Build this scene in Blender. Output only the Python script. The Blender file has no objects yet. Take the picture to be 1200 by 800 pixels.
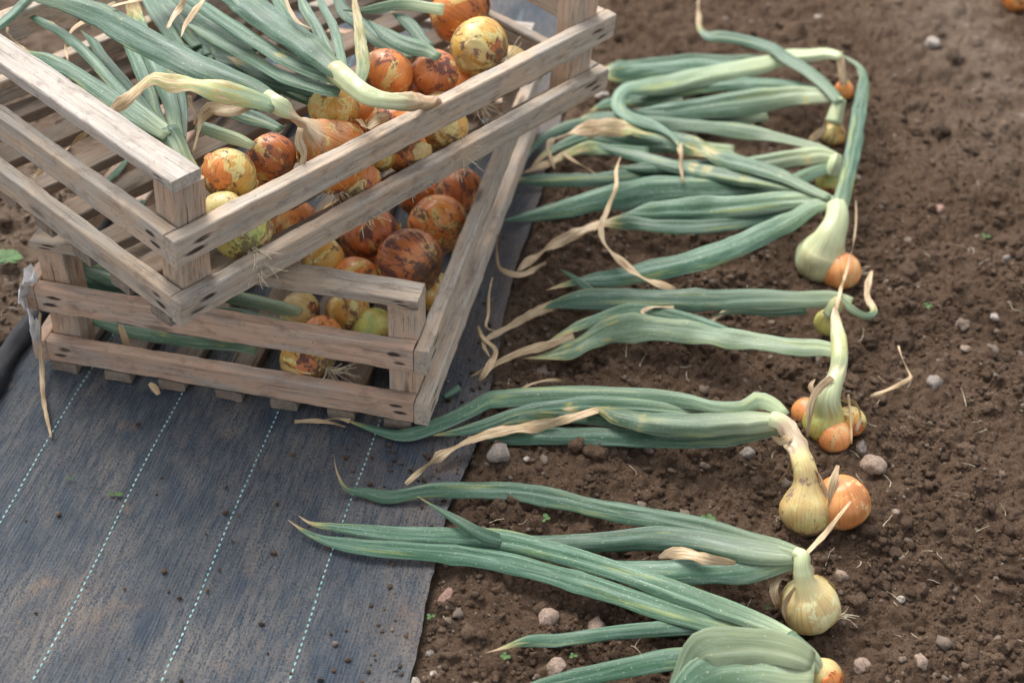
import bpy, math, random
import numpy as np
from mathutils import Vector, Matrix, noise as mn
random.seed(7); rng = np.random.default_rng(7)
C = bpy.context.scene.collection
scn = bpy.context.scene

# ---------------------------------------------------------------- camera
F_PX, PITCH, ROLL = 1726.36, 0.69271, 0.0473
CAM = np.array([0, 0, 1.0])
FW = np.array([0, math.cos(PITCH), -math.sin(PITCH)])
_r = np.array([1.0, 0, 0]); _u = np.cross(_r, FW)
RT = math.cos(ROLL)*_r + math.sin(ROLL)*_u
UP = -math.sin(ROLL)*_r + math.cos(ROLL)*_u
cd = bpy.data.cameras.new('camera'); cam = bpy.data.objects.new('camera', cd); C.objects.link(cam)
cam.matrix_world = Matrix(((RT[0], UP[0], -FW[0], 0), (RT[1], UP[1], -FW[1], 0), (RT[2], UP[2], -FW[2], 1.0), (0, 0, 0, 1)))
cd.sensor_width = 36; cd.lens = F_PX/1200*36; cd.clip_start = .05; cd.clip_end = 500
cd.dof.use_dof = True; cd.dof.focus_distance = 1.33; cd.dof.aperture_fstop = 4.6
scn.camera = cam

# ---------------------------------------------------------------- light (overcast)
w = bpy.data.worlds.new('World'); scn.world = w; w.use_nodes = True
nt = w.node_tree; bg = nt.nodes['Background']
sky = nt.nodes.new('ShaderNodeTexSky'); sky.sky_type = 'NISHITA'; sky.sun_disc = False
SUN_EL, SUN_AZ = math.radians(52), math.radians(-28)   # azimuth from +Y towards +X
sky.sun_elevation = SUN_EL; sky.sun_rotation = SUN_AZ
sky.air_density = 1.0; sky.dust_density = 3.0; sky.ozone_density = .6
hsv = nt.nodes.new('ShaderNodeHueSaturation'); hsv.inputs['Saturation'].default_value = .22   # cloud cover greys the sky
nt.links.new(sky.outputs[0], hsv.inputs['Color']); nt.links.new(hsv.outputs[0], bg.inputs[0]); bg.inputs[1].default_value = .12
sl = bpy.data.lights.new('sun', 'SUN'); so = bpy.data.objects.new('sun', sl); C.objects.link(so)
sl.energy = 1.35; sl.angle = math.radians(38); sl.color = (1, .94, .85)
sd = Vector((math.sin(SUN_AZ)*math.cos(SUN_EL), math.cos(SUN_AZ)*math.cos(SUN_EL), math.sin(SUN_EL)))
so.rotation_euler = sd.to_track_quat('Z', 'Y').to_euler()
scn.view_settings.view_transform = 'Standard'; scn.view_settings.look = 'None'
scn.view_settings.exposure = 1.2; scn.view_settings.gamma = 1

# ---------------------------------------------------------------- helpers
def ray(u, v): return FW + RT*(u-600)/F_PX - UP*(v-400)/F_PX
def P(u, v, z=0.0):
    r = ray(u, v); return CAM + r*((z-1)/r[2])
def mpp(p): return float((np.asarray(p)-CAM) @ FW)/F_PX      # metres per photo pixel at a point
def tag(o, label=None, cat=None, group=None, kind=None):
    if label: o['label'] = label
    if cat: o['category'] = cat
    if group: o['group'] = group
    if kind: o['kind'] = kind
    return o
def link(name, me, mat, parent=None):
    o = bpy.data.objects.new(name, me); C.objects.link(o)
    if mat and not me.materials: me.materials.append(mat)
    if parent is not None: o.parent = parent
    return o
def empty(name, loc, label=None, cat=None, group=None):
    o = bpy.data.objects.new(name, None); C.objects.link(o); o.location = loc; o.empty_display_size = .02
    return tag(o, label, cat, group)
def mesh(name, V, F, smooth=True, attrs=None, uv=None):
    me = bpy.data.meshes.new(name)
    V = np.asarray(V, dtype=np.float32); 
    if isinstance(F, np.ndarray):
        k = F.shape[1]; n = len(F)
        me.vertices.add(len(V)); me.vertices.foreach_set('co', V.ravel())
        me.loops.add(n*k); me.loops.foreach_set('vertex_index', F.astype(np.int32).ravel())
        me.polygons.add(n); me.polygons.foreach_set('loop_start', np.arange(0, n*k, k, dtype=np.int32))
        me.polygons.foreach_set('loop_total', np.full(n, k, dtype=np.int32))
        me.update(calc_edges=True)
    else:
        me.from_pydata([tuple(v) for v in V], [], F)
    if smooth: me.polygons.foreach_set('use_smooth', [True]*len(me.polygons))
    for k_, a in (attrs or {}).items():
        at = me.attributes.new(k_, 'FLOAT', 'POINT'); at.data.foreach_set('value', np.asarray(a, dtype=np.float32))
    if uv is not None:
        at = me.attributes.new('flow', 'FLOAT_VECTOR', 'POINT')
        u3 = np.zeros((len(V), 3), dtype=np.float32); u3[:, :uv.shape[1]] = uv
        at.data.foreach_set('vector', u3.ravel())
    return me

# numpy value noise
_T = rng.random((256, 256))
def vn(x, y):
    xi = np.floor(x).astype(int); yi = np.floor(y).astype(int); fx = x-xi; fy = y-yi
    fx = fx*fx*fx*(fx*(fx*6-15)+10); fy = fy*fy*fy*(fy*(fy*6-15)+10)
    a = _T[xi & 255, yi & 255]; b = _T[(xi+1) & 255, yi & 255]; c = _T[xi & 255, (yi+1) & 255]; d = _T[(xi+1) & 255, (yi+1) & 255]
    return (a*(1-fx)+b*fx)*(1-fy)+(c*(1-fx)+d*fx)*fy*1.0-.5
def fbm(x, y, s, o=4, g=.5):
    r = 0; a = 1
    for i in range(o):
        r = r + a*vn(x*s+17.3*i, y*s+5.1*i); s *= 2.03; a *= g
    return r
def ns(p, s, seed=0.0):   # smooth 3-D noise for small meshes
    return mn.noise(Vector((p[0]*s+seed, p[1]*s+seed*.7, p[2]*s-seed)))

# ---------------------------------------------------------------- materials
class NT:
    def __init__(s, name, rough=.6, spec=.5):
        s.m = bpy.data.materials.new(name); s.m.use_nodes = True; s.t = s.m.node_tree
        s.b = s.t.nodes['Principled BSDF']; s.b.inputs['Roughness'].default_value = rough
        s.b.inputs['Specular IOR Level'].default_value = spec
    def n(s, typ, **kw):
        nd = s.t.nodes.new('ShaderNode'+typ)
        for k, v in kw.items(): setattr(nd, k, v)
        return nd
    def l(s, a, b): s.t.links.new(a, b)
    def attr(s, name, out='Fac'):
        nd = s.n('Attribute'); nd.attribute_name = name; return nd.outputs[out]
    def mp(s, vec, scale, loc=None):
        nd = s.n('Mapping'); nd.inputs['Scale'].default_value = scale
        s.l(vec, nd.inputs['Vector'])
        if loc is not None: s.l(loc, nd.inputs['Location'])
        return nd.outputs[0]
    def noise(s, vec, scale, detail=4, rough=.55, dist=0):
        nd = s.n('TexNoise'); nd.inputs['Scale'].default_value = scale; nd.inputs['Detail'].default_value = detail
        nd.inputs['Roughness'].default_value = rough; nd.inputs['Distortion'].default_value = dist
        if vec is not None: s.l(vec, nd.inputs['Vector'])
        return nd.outputs['Fac']
    def ramp(s, fac, stops, interp='LINEAR'):
        nd = s.n('ValToRGB'); nd.color_ramp.interpolation = interp; e = nd.color_ramp.elements
        while len(e) < len(stops): e.new(.5)
        for x, (p, c) in zip(e, stops):
            x.position = p; x.color = tuple(c)+(1,) if hasattr(c, '__len__') else (c, c, c, 1)
        s.l(fac, nd.inputs[0]); return nd.outputs[0]
    def mix(s, fac, a, b, mode='MIX'):
        nd = s.n('Mix', data_type='RGBA', blend_type=mode)
        for v, i in ((fac, 0), (a, 6), (b, 7)):
            if hasattr(v, 'is_linked'): s.l(v, nd.inputs[i])
            elif i == 0: nd.inputs[0].default_value = v
            else: nd.inputs[i].default_value = tuple(v)+(1,)
        return nd.outputs[2]
    def math(s, op, a, b=0, c=0, clamp=False):
        nd = s.n('Math', operation=op, use_clamp=clamp)
        for v, i in ((a, 0), (b, 1), (c, 2)):
            if hasattr(v, 'is_linked'): s.l(v, nd.inputs[i])
            else: nd.inputs[i].default_value = v
        return nd.outputs[0]
    def rand(s, k=40):
        oi = s.n('ObjectInfo'); cb = s.n('CombineXYZ'); r = oi.outputs['Random']
        s.l(s.math('MULTIPLY', r, k), cb.inputs[0]); s.l(s.math('MULTIPLY', r, k*2.3), cb.inputs[1]); s.l(s.math('MULTIPLY', r, k*3.7), cb.inputs[2])
        return cb.outputs[0], r
    def bump(s, h, strength, dist=.001, prev=None):
        nd = s.n('Bump'); nd.inputs['Strength'].default_value = strength; nd.inputs['Distance'].default_value = dist
        s.l(h, nd.inputs['Height'])
        if prev: s.l(prev, nd.inputs['Normal'])
        return nd.outputs[0]
    def done(s, col, nrm=None, rough=None):
        s.l(col, s.b.inputs['Base Color'])
        if nrm is not None: s.l(nrm, s.b.inputs['Normal'])
        if rough is not None: s.l(rough, s.b.inputs['Roughness'])
        return s.m

def mat_soil(name, clod=False):
    s = NT(name, .95, .15); g = s.n('NewGeometry').outputs['Position']
    n1 = s.noise(g, 9, 5); n2 = s.noise(g, 120, 5, .6); n3 = s.noise(g, 520, 6, .85)
    c = s.ramp(n1, [(.3, (.104, .063, .039)), (.7, (.165, .106, .069))])
    c = s.mix(s.ramp(n2, [(.44, 0), (.72, .65)]), c, (.205, .140, .098))
    c = s.mix(s.ramp(n3, [(.36, .9), (.50, 0)]), c, (.034, .021, .013))
    c = s.mix(s.ramp(n3, [(.54, 0), (.66, .75)]), c, (.30, .235, .175))
    # dry dusty soil beside the trodden margins
    d = s.attr('dust'); c = s.mix(s.math('MULTIPLY', d, s.ramp(s.noise(g, 30, 4), [(.3, .4), (.7, 1)])), c, (.27, .205, .155))
    if clod:
        t = s.attr('tone'); hs = s.n('HueSaturation'); hs.inputs['Saturation'].default_value = .96
        s.l(s.math('MULTIPLY_ADD', t, .8, .66), hs.inputs['Value']); s.l(c, hs.inputs['Color']); c = hs.outputs[0]
        c = s.mix(s.ramp(t, [(.93, 0), (.95, .8)]), c, (.36, .29, .235)); c = s.mix(s.ramp(t, [(.05, .6), (.08, 0)]), c, (.20, .13, .09))
    b = s.bump(n2, .8, .004); b = s.bump(n3, 1.0, .0035, b)
    return s.done(c, b)

def mat_stone(name, ca, cb):
    s = NT(name, .8, .3); o = s.n('TexCoord').outputs['Object']; off, r = s.rand()
    v = s.mp(o, (1, 1, 1), off)
    n = s.noise(v, 120, 5, .65); n2 = s.noise(v, 500, 4, .7)
    c = s.ramp(n, [(.3, ca), (.7, cb)]); c = s.mix(s.ramp(n2, [(.50, 0), (.62, .75)]), c, (.12, .08, .055)); c = s.mix(s.ramp(n, [(.5, 0), (.6, .5)]), c, (.16, .11, .08))
    return s.done(c, s.bump(n2, .8, .0012))

def mat_wood(name, warm, grey, gfac, stain=True, dark=1.0, lines=.55):
    s = NT(name, .85, .2); tc = s.n('TexCoord'); off, r = s.rand()
    v = s.mp(tc.outputs['Object'], (1, 1, 1), off)
    vg = s.mp(v, (3.2, 60, 60)); g1 = s.noise(vg, 3.0, 6, .6, .6); g2 = s.noise(s.mp(v, (6, 260, 260)), 3, 4, .6)
    c = s.ramp(g1, [(.22, [k*.66 for k in warm]), (.45, warm), (.8, [min(1, k*1.15) for k in warm])])
    gm = s.noise(s.mp(v, (5, 25, 25)), 3, 4)
    lo = .78-gfac
    c2 = s.ramp(g1, [(.25, [k*.6 for k in grey]), (.6, grey), (.85, [min(1, k*1.18) for k in grey])])
    c = s.mix(s.ramp(gm, [(max(lo-.12, .01), 0), (min(lo+.12, .99), 1)]), c, c2)
    c = s.mix(s.ramp(g2, [(.34, lines), (.44, 0)]), c, [k*.35 for k in warm])
    # dirt splashes
    dn = s.noise(s.mp(v, (1, 2, 2)), 40, 6, .7); c = s.mix(s.ramp(dn, [(.52, 0), (.72, .6)]), c, (.13, .09, .065))
    sc = s.noise(v, 320, 3, .6); c = s.mix(s.ramp(sc, [(.67, 0), (.72, .7)]), c, (.10, .07, .05))
    ck = s.noise(s.mp(v, (2.2, 150, 150)), 3, 2, .4); c = s.mix(s.ramp(ck, [(.27, .85), (.31, 0)]), c, [k*.22 for k in warm])
    kn = s.n('TexVoronoi'); kn.inputs['Scale'].default_value = 1.0; s.l(s.mp(v, (7, 30, 30)), kn.inputs['Vector'])
    c = s.mix(s.ramp(kn.outputs['Distance'], [(.06, .8), (.13, 0)]), c, [k*.3 for k in warm])
    if stain:
        sp = s.n('SeparateXYZ'); s.l(tc.outputs['Generated'], sp.inputs[0])
        X, Y, Z = sp.outputs
        nd = s.noise(s.mp(v, (12, 90, 90)), 3, 3)
        ax = s.math('MINIMUM', X, s.math('SUBTRACT', 1, X))
        m = None
        for cx, cz, w_, h_ in ((.050, .66, .022, .10), (.036, .36, .022, .09)):
            ex = s.math('DIVIDE', s.math('SUBTRACT', ax, cx), w_); ez = s.math('DIVIDE', s.math('SUBTRACT', Z, cz), h_)
            dd = s.math('ADD', s.math('MULTIPLY', ex, ex), s.math('MULTIPLY', ez, ez))
            k = s.ramp(s.math('ADD', dd, s.math('MULTIPLY_ADD', nd, 2.4, -1.2)), [(.25, .95), (.95, 0)])
            m = k if m is None else s.math('MAXIMUM', m, k)
        c = s.mix(m, c, (.035, .024, .022))
    hs = s.n('HueSaturation'); s.l(s.math('MULTIPLY_ADD', r, .22, .88*dark), hs.inputs['Value']); s.l(c, hs.inputs['Color'])
    b = s.bump(g1, .45, .0016); b = s.bump(g2, .5, .0007, b)
    return s.done(hs.outputs[0], b)

def mat_leaf(name='onion_leaf'):
    s = NT(name, .42, .32); f = s.attr('flow', 'Vector'); off, r = s.rand(9)
    v = s.mp(f, (1, 1, 1), off)
    st = s.noise(s.mp(v, (6, 1.8, 6)), 1.0, 6, .74); bl = s.noise(s.mp(v, (3.5, 16, 3.5)), 1.0, 5, .6); sp = s.noise(s.mp(v, (26, 300, 26)), 1.0, 2)
    c = s.ramp(bl, [(.28, (.026, .072, .038)), (.5, (.050, .118, .070)), (.74, (.108, .195, .135))])
    c = s.mix(s.ramp(st, [(.33, .6), (.47, 0)]), c, (.022, .064, .040))
    c = s.mix(s.ramp(st, [(.56, 0), (.70, .35)]), c, (.20, .33, .23))
    wx_ = s.noise(s.mp(v, (5, 11, 5)), 1.0, 4, .65, .5); c = s.mix(s.ramp(wx_, [(.50, 0), (.66, .55)]), c, (.23, .325, .265)); c = s.mix(s.ramp(wx_, [(.30, .6), (.44, 0)]), c, (.026, .085, .042))
    c = s.mix(s.ramp(sp, [(.66, 0), (.71, .7)]), c, (.48, .52, .40))
    # yellowed streaks
    yl = s.noise(s.mp(v, (2.2, 9, 2.2)), 1.0, 4, .6); c = s.mix(s.ramp(yl, [(.57, 0), (.72, .65)]), c, (.34, .38, .12))
    pale = s.math('POWER', s.math('MAXIMUM', s.attr('pale'), 0.0), 2.3); pc = s.ramp(st, [(.3, (.34, .43, .20)), (.7, (.66, .68, .46))])
    c = s.mix(s.math('MULTIPLY', pale, s.ramp(bl, [(.2, .75), (.6, 1)])), c, pc)
    dn = s.noise(s.mp(v, (7, 45, 7)), 1.0, 4, .6)
    df = s.math('ADD', s.attr('dry'), s.math('MULTIPLY_ADD', dn, 1.1, -.55))
    c = s.mix(s.ramp(df, [(.34, 0), (.46, .8)]), c, (.36, .34, .11))
    dc = s.ramp(s.noise(s.mp(v, (9, 48, 9)), 1.0, 6, .7), [(.30, (.12, .07, .04)), (.46, (.40, .27, .14)), (.66, (.68, .57, .40))])
    c = s.mix(s.ramp(df, [(.48, 0), (.6, 1)]), c, dc)
    hs = s.n('HueSaturation'); s.l(s.math('MULTIPLY_ADD', r, .5, .78), hs.inputs['Value']); s.l(c, hs.inputs['Color'])

    b = s.bump(st, .5, .0009); b = s.bump(dn, .25, .001, b)
    s.b.inputs['Subsurface Weight'].default_value = 0.0
    return s.done(hs.outputs[0], b, s.ramp(bl, [(.3, .34), (.7, .52)]))

def mat_bulb(name, base, flesh, dark, fl=.5, dk=.5, green=0):
    s = NT(name, .38, .5); o = s.n('TexCoord').outputs['Object']; off, r = s.rand(5); f = s.attr('flow', 'Vector')
    v = s.mp(o, (1, 1, 1), off)
    ln = s.noise(s.mp(f, (34, 1.2, 34), off), 1.0, 3, .6)
    big = s.noise(v, 26, 3, .5); vz = s.mp(v, (1, 1, .5)); ed = s.noise(vz, 58, 6, .68, .5); blot = s.noise(vz, 80, 7, .74, .4); fine = s.noise(v, 420, 3, .6)
    c = s.ramp(big, [(.3, [k*.62 for k in base]), (.5, base), (.75, (min(1, base[0]*1.25), min(1, base[1]*1.6), min(1, base[2]*1.8)))])
    c = s.mix(s.ramp(ln, [(.36, .4), (.48, 0)]), c, [k*.45 for k in base])
    c = s.mix(s.ramp(ln, [(.6, 0), (.75, .35)]), c, (.8, .55, .25))
    fm = s.ramp(ed, [(.70-fl*.30, 0), (.712-fl*.30, 1)])
    fc = s.mix(s.ramp(ln, [(.35, .4), (.52, 0)]), flesh, [k*.66 for k in flesh])
    c = s.mix(fm, c, fc)
    dm = s.ramp(blot, [(.72-dk*.26, 0), (.742-dk*.26, .9)])
    c = s.mix(dm, c, dark)
    c = s.mix(s.ramp(fine, [(.62, 0), (.7, .5)]), c, [k*1.1 for k in dark])
    if green:
        sp = s.n('SeparateXYZ'); s.l(f, sp.inputs[0]); c = s.mix(s.ramp(sp.outputs[1], [(.35, 0), (.9, green)]), c, (.42, .50, .24))
    # the neck greens or dries to paper along its own fibres
    c = s.mix(s.ramp(s.math('ADD', s.attr('pale'), s.math('MULTIPLY_ADD', ln, .5, -.25)), [(.2, 0), (.7, 1)]), c, s.ramp(ln, [(.3, (.36, .44, .20)), (.7, (.62, .64, .42))]))
    c = s.mix(s.ramp(s.math('ADD', s.attr('dry'), s.math('MULTIPLY_ADD', blot, .8, -.4)), [(.35, 0), (.7, 1)]), c, s.ramp(ln, [(.3, (.38, .26, .15)), (.7, (.66, .54, .38))]))
    fs_ = s.n('SeparateXYZ'); s.l(f, fs_.inputs[0]); dirt = s.noise(v, 150, 6, .75)
    dl = s.math('MULTIPLY', s.ramp(s.math('ADD', fs_.outputs[1], 0), [(.0, 1), (.28, .0)]), .27)
    dmask = s.ramp(s.math('ADD', dirt, dl), [(.66, 0), (.74, .85)])
    c = s.mix(dmask, c, (.13, .085, .058))
    b = s.bump(ln, .35, .0008); b = s.bump(fm, -.5, .0007, b); b = s.bump(dm, .4, .0005, b)
    return s.done(c, b, s.ramp(dm, [(0, .33), (.8, .75)]))

M_soil = mat_soil('soil'); M_clod = mat_soil('soil_clod', True)
M_stone = mat_stone('stone_tan', (.26, .185, .14), (.42, .33, .265)); M_grey = mat_stone('stone_grey', (.20, .175, .155), (.32, .295, .27))
M_pinkst = mat_stone('stone_pink', (.28, .15, .12), (.42, .27, .22)); M_white = mat_stone('stone_white', (.36, .31, .27), (.56, .51, .46))
W_PINK = mat_wood('weathered_wood_pink', (.53, .36, .262), (.47, .40, .34), .20)
W_TAN = mat_wood('weathered_wood_tan', (.52, .40, .295), (.48, .43, .37), .30)
W_GREY = mat_wood('weathered_wood_grey', (.47, .39, .32), (.475, .43, .385), .42)
W_POST = mat_wood('post_wood', (.52, .365, .255), (.46, .39, .32), .28, stain=False, lines=.85)
W_FLOOR = mat_wood('floor_slat_wood', (.24, .172, .122), (.27, .225, .185), .34, stain=False)
M_leaf = mat_leaf()
B_OR = mat_bulb('onion_skin_orange', (.72, .23, .05), (.74, .52, .18), (.15, .055, .04), .46, .64)
B_YE = mat_bulb('onion_skin_yellow', (.66, .36, .08), (.72, .60, .24), (.16, .075, .05), .60, .56)
B_RE = mat_bulb('onion_skin_russet', (.58, .18, .055), (.68, .44, .16), (.12, .05, .045), .42, .80)
B_GR = mat_bulb('onion_skin_green', (.55, .48, .13), (.46, .52, .17), (.16, .09, .05), .6, .42)
B_PALE = mat_bulb('onion_skin_pale', (.66, .50, .22), (.66, .62, .34), (.36, .18, .09), .5, .02, 0)
B_CREAM = mat_bulb('onion_skin_cream', (.62, .60, .34), (.60, .62, .36), (.30, .26, .12), .5, -.05, .2)
B_ROW = mat_bulb('onion_skin_bright', (.80, .31, .10), (.78, .52, .24), (.22, .09, .05), .40, .38)
B_TAN = mat_bulb('onion_skin_tan', (.60, .42, .17), (.64, .54, .22), (.22, .11, .09), .52, .50)

def mat_plain(name, ca, cb, sc, rough=.8):
    s = NT(name, rough, .3); o = s.n('TexCoord').outputs['Object']
    return s.done(s.ramp(s.noise(o, sc, 4), [(.3, ca), (.7, cb)]))
M_root = mat_plain('root', (.46, .38, .26), (.80, .72, .56), 200)
M_plastic = mat_plain('white_plastic', (.55, .5, .47), (.9, .9, .9), 90, .3)
M_stitch = mat_plain('cyan_stitch', (.16, .34, .36), (.38, .58, .58), 60, .7)
M_roll = mat_plain('black_fabric_edge', (.012, .014, .018), (.03, .033, .04), 60, .7)
M_weed = mat_plain('weed_leaf', (.03, .085, .02), (.07, .15, .035), 150, .6)

def mat_fabric():
    s = NT('woven_ground_cover', .8, .25); f = s.attr('flow', 'Vector')
    st = s.noise(s.mp(f, (560, 40, 1)), 1.0, 3, .6); st2 = s.noise(s.mp(f, (230, 30, 1)), 1.0, 4, .6); d = s.noise(s.mp(f, (14, 6, 1)), 1.0, 7, .70)
    wv = s.n('TexWave', wave_type='BANDS', bands_direction='Y'); wv.inputs['Scale'].default_value = 130; wv.inputs['Distortion'].default_value = 1.5
    s.l(f, wv.inputs['Vector'])
    wx = s.n('TexWave', wave_type='BANDS', bands_direction='X'); wx.inputs['Scale'].default_value = 95; wx.inputs['Distortion'].default_value = .8
    s.l(f, wx.inputs['Vector'])
    gr = s.noise(s.mp(f, (620, 320, 1)), 1.0, 4, .8)
    c = s.ramp(st, [(.3, (.009, .015, .024)), (.52, (.024, .038, .058)), (.75, (.055, .078, .103))])
    c = s.mix(s.ramp(st2, [(.33, .7), (.48, 0)]), c, (.022, .032, .050))
    c = s.mix(s.math('MULTIPLY', s.math('MULTIPLY', wv.outputs['Fac'], wx.outputs['Fac']), .30), c, (.14, .17, .21))
    dm = s.math('MULTIPLY', s.ramp(d, [(.36, .05), (.66, 1)]), s.ramp(s.math('ADD', s.math('MULTIPLY', gr, .65), s.math('MULTIPLY', st2, .35)), [(.44, 0), (.54, .9)]))
    c = s.mix(dm, c, (.175, .158, .140))
    d2 = s.noise(s.mp(f, (22, 16, 1)), 1.0, 5, .6); c = s.mix(s.math('MULTIPLY', s.ramp(d2, [(.60, 0), (.70, .8)]), s.ramp(gr, [(.4, 0), (.55, 1)])), c, (.19, .135, .10))
    c = s.mix(s.math('MULTIPLY', s.attr('dust'), s.ramp(gr, [(.40, .05), (.58, .85)])), c, (.165, .120, .090))
    b = s.bump(st2, .5, .0015); b = s.bump(st, .7, .0010, b); b = s.bump(wv.outputs['Fac'], .25, .0004, b); b = s.bump(gr, .3, .0005, b)
    return s.done(c, b)
M_fab = mat_fabric()

# ---------------------------------------------------------------- ground
FTH, FA, FS = .1357, -.4706, .1013
TAN = math.tan(FTH); FSX = FS/math.cos(FTH)
EDGE = [(.55, -.092), (.756, -.071), (.858, -.061), (.952, -.052), (1.033, -.032), (1.135, -.019), (1.325, -.001), (1.445, .022), (2.004, .093), (3.2, .25)]
def xe(y): return np.interp(y, [e[0] for e in EDGE], [e[1] for e in EDGE])
def xl(y): return -.517 + (y-1.112)*.155
def fab_h(x, y):
    return .0050 + .0022*fbm(x*1.0, y*.35, 16, 3) + .0012*fbm(x, y, 45, 2)
def domes(x, y, s, seed, fill=.8):
    X_ = x*s; Y_ = y*s; xi = np.floor(X_).astype(int); yi = np.floor(Y_).astype(int); best = np.zeros_like(X_)
    for dx in (-1, 0, 1):
        for dy in (-1, 0, 1):
            a, b = (xi+dx+seed*31) & 255, (yi+dy+seed*57) & 255
            px_ = xi+dx+_T[a, b]; py_ = yi+dy+_T[b, (a+91) & 255]; R_ = .30+.5*_T[(a+37) & 255, (b+11) & 255]**1.5; on = _T[(a+7) & 255, (b+77) & 255] < fill
            q = 1-((X_-px_)**2+(Y_-py_)**2)/R_**2
            best = np.maximum(best, np.where(on & (q > 0), np.sqrt(np.clip(q, 0, 1))*R_, 0))
    return best/s
def soil_h(x, y):
    x0_, y0_ = x, y; x = x+.006*vn(x*70, y*70); y = y+.006*vn(x*70+9, y*70+4)
    h = .55*domes(x, y, 48, 1, .45)+.7*domes(x, y, 105, 2, .75)+.8*domes(x, y, 210, 3, .9)-.004
    x, y = x0_, y0_
    h = h + .020*fbm(x, y, 5, 3) + .009*fbm(x+3, y, 28, 3) + .004*fbm(x, y+7, 120, 3, .6)
    h = h + .018*np.clip((x-.40)/.35, 0, 1)*np.clip((y-.9)/.6, 0, 1)
    bed = -.006
    m = np.clip((x-xe(y)+.004)/.022, 0, 1)            # 0 under the fabric, 1 outside
    ml = np.clip((xl(y)-x+.004)/.03, 0, 1)
    m = np.maximum(m, ml)
    return h*m*.8 + bed*(1-m) + .003*m

def grid(xs, ys):
    X, Y = np.meshgrid(xs, ys, indexing='ij'); nx, ny = X.shape
    I = np.arange(nx*ny).reshape(nx, ny)
    F = np.stack([I[:-1, :-1].ravel(), I[1:, :-1].ravel(), I[1:, 1:].ravel(), I[:-1, 1:].ravel()], 1)
    return X.ravel(), Y.ravel(), F
xs = np.concatenate([[-60, -20, -8, -4, -2.5, -1.8], np.arange(-1.3, -.11, .007), np.arange(-.11, .86, .0022), np.arange(.86, 1.15, .005), [1.5, 2, 3, 5, 10, 25, 60]])
ys = np.concatenate([[-60, -20, -5, -1, 0, .35], np.arange(.60, 1.5, .0022), np.arange(1.5, 2.5, .0045), [2.8, 3.2, 4, 6, 10, 20, 60]])
X, Y, F = grid(xs, ys)
Z = soil_h(X, Y)
def dustf(X, Y):
    a = 1.2*np.clip((X-.48)/.15, 0, 1)*np.clip((Y-1.45)/.3, 0, 1)*np.clip(fbm(X, Y, 5, 3)*2.4+.55, 0, 1)
    b = np.clip((xl(Y)-X)/.02, 0, 1)*.75
    c = np.clip(1-(X-xe(Y))/.05, 0, 1)*(X > xe(Y)-.01)*.15
    return np.clip(a*.8+b+c, 0, 1)
soil = link('soil', mesh('soil', np.stack([X, Y, Z], 1), F, attrs={'dust': dustf(X, Y)}), M_soil)
tag(soil, 'dark brown crumbly field soil of the onion bed', None, kind='structure')

# clods: thousands of crumbs, joined
def ico(sub):
    import bmesh
    bm = bmesh.new(); bmesh.ops.create_icosphere(bm, subdivisions=sub, radius=1)
    V = np.array([v.co[:] for v in bm.verts]); Fa = np.array([[v.index for v in f.verts] for f in bm.faces]); bm.free(); return V, Fa
def lumps(sub, n, amp=.32):
    V, Fa = ico(sub); out = []
    for k in range(n):
        sc = rng.uniform(.65, 1.15, 3)
        W = np.array([(Vector(v)*(1+amp*mn.noise(Vector(v)*1.5+Vector((k*9.1, 3, 0)))*2+.18*mn.noise(Vector(v)*3.7+Vector((0, k*4.3, 0)))*2))[:] for v in V])*sc
        out.append(W)
    return out, Fa
def in_view_soil(n, y0=.62, y1=2.3, p=1.35):
    y = y0+(y1-y0)*rng.random(n)**p; half = .25+.36*y
    x = rng.uniform(-1, 1, n)*half
    return x, y
def scatter(sub, n, rmin, rmax, pw, seed, y1=2.3, p=1.35, name=None, fn=None):
    protos, Fa = lumps(sub, 14)
    x, y = in_view_soil(n*2, y1=y1, p=p)
    ok = (x > xe(y)+.004) | (x < xl(y)-.01)
    dens = fbm(x, y, 12, 3)+.55; ok &= rng.random(len(x)) < dens
    x, y = x[ok][:n], y[ok][:n]; m = len(x)
    r = rmin+(rmax-rmin)*rng.random(m)**pw
    z = soil_h(x, y)+r*rng.uniform(-.45, .15, m)
    nv = len(protos[0]); VV = np.empty((m, nv, 3)); T = np.repeat(rng.random(m), nv)
    a = rng.uniform(0, 6.28, m); b = rng.uniform(0, 6.28, m)
    for i in range(m):
        q = protos[i % 14]; ca, sa, cb, sb = math.cos(a[i]), math.sin(a[i]), math.cos(b[i]), math.sin(b[i])
        R_ = np.array([[ca, -sa, 0], [sa, ca, 0], [0, 0, 1]]) @ np.array([[1, 0, 0], [0, cb, -sb], [0, sb, cb]])
        VV[i] = (q @ R_.T)*r[i]*np.array([1, 1, .8])+(x[i], y[i], z[i])
    FF = (Fa[None]+(np.arange(m)*nv)[:, None, None]).reshape(-1, 3)
    return VV.reshape(-1, 3), FF, T
parts = [scatter(3, 260, .008, .015, 2.2, 1, y1=1.9), scatter(2, 3400, .0035, .0085, 2.4, 2), scatter(2, 6000, .0022, .0045, 1.2, 5, y1=1.5), scatter(1, 34000, .0011, .0030, 1.2, 3, y1=1.8), scatter(0, 0, .001, .002, 1, 4)][:4]
off = 0; VV = []; FF = []; TT = []
for V_, F_, T_ in parts:
    VV.append(V_); FF.append(F_+off); TT.append(T_); off += len(V_)
VV = np.concatenate(VV); cl = link('soil_clods', mesh('soil_clods', VV, np.concatenate(FF), attrs={'tone': np.concatenate(TT), 'dust': dustf(VV[:, 0], VV[:, 1])}), M_clod)
tag(cl, 'loose brown soil crumbs and clods covering the bed', 'soil clods', kind='stuff')

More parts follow.
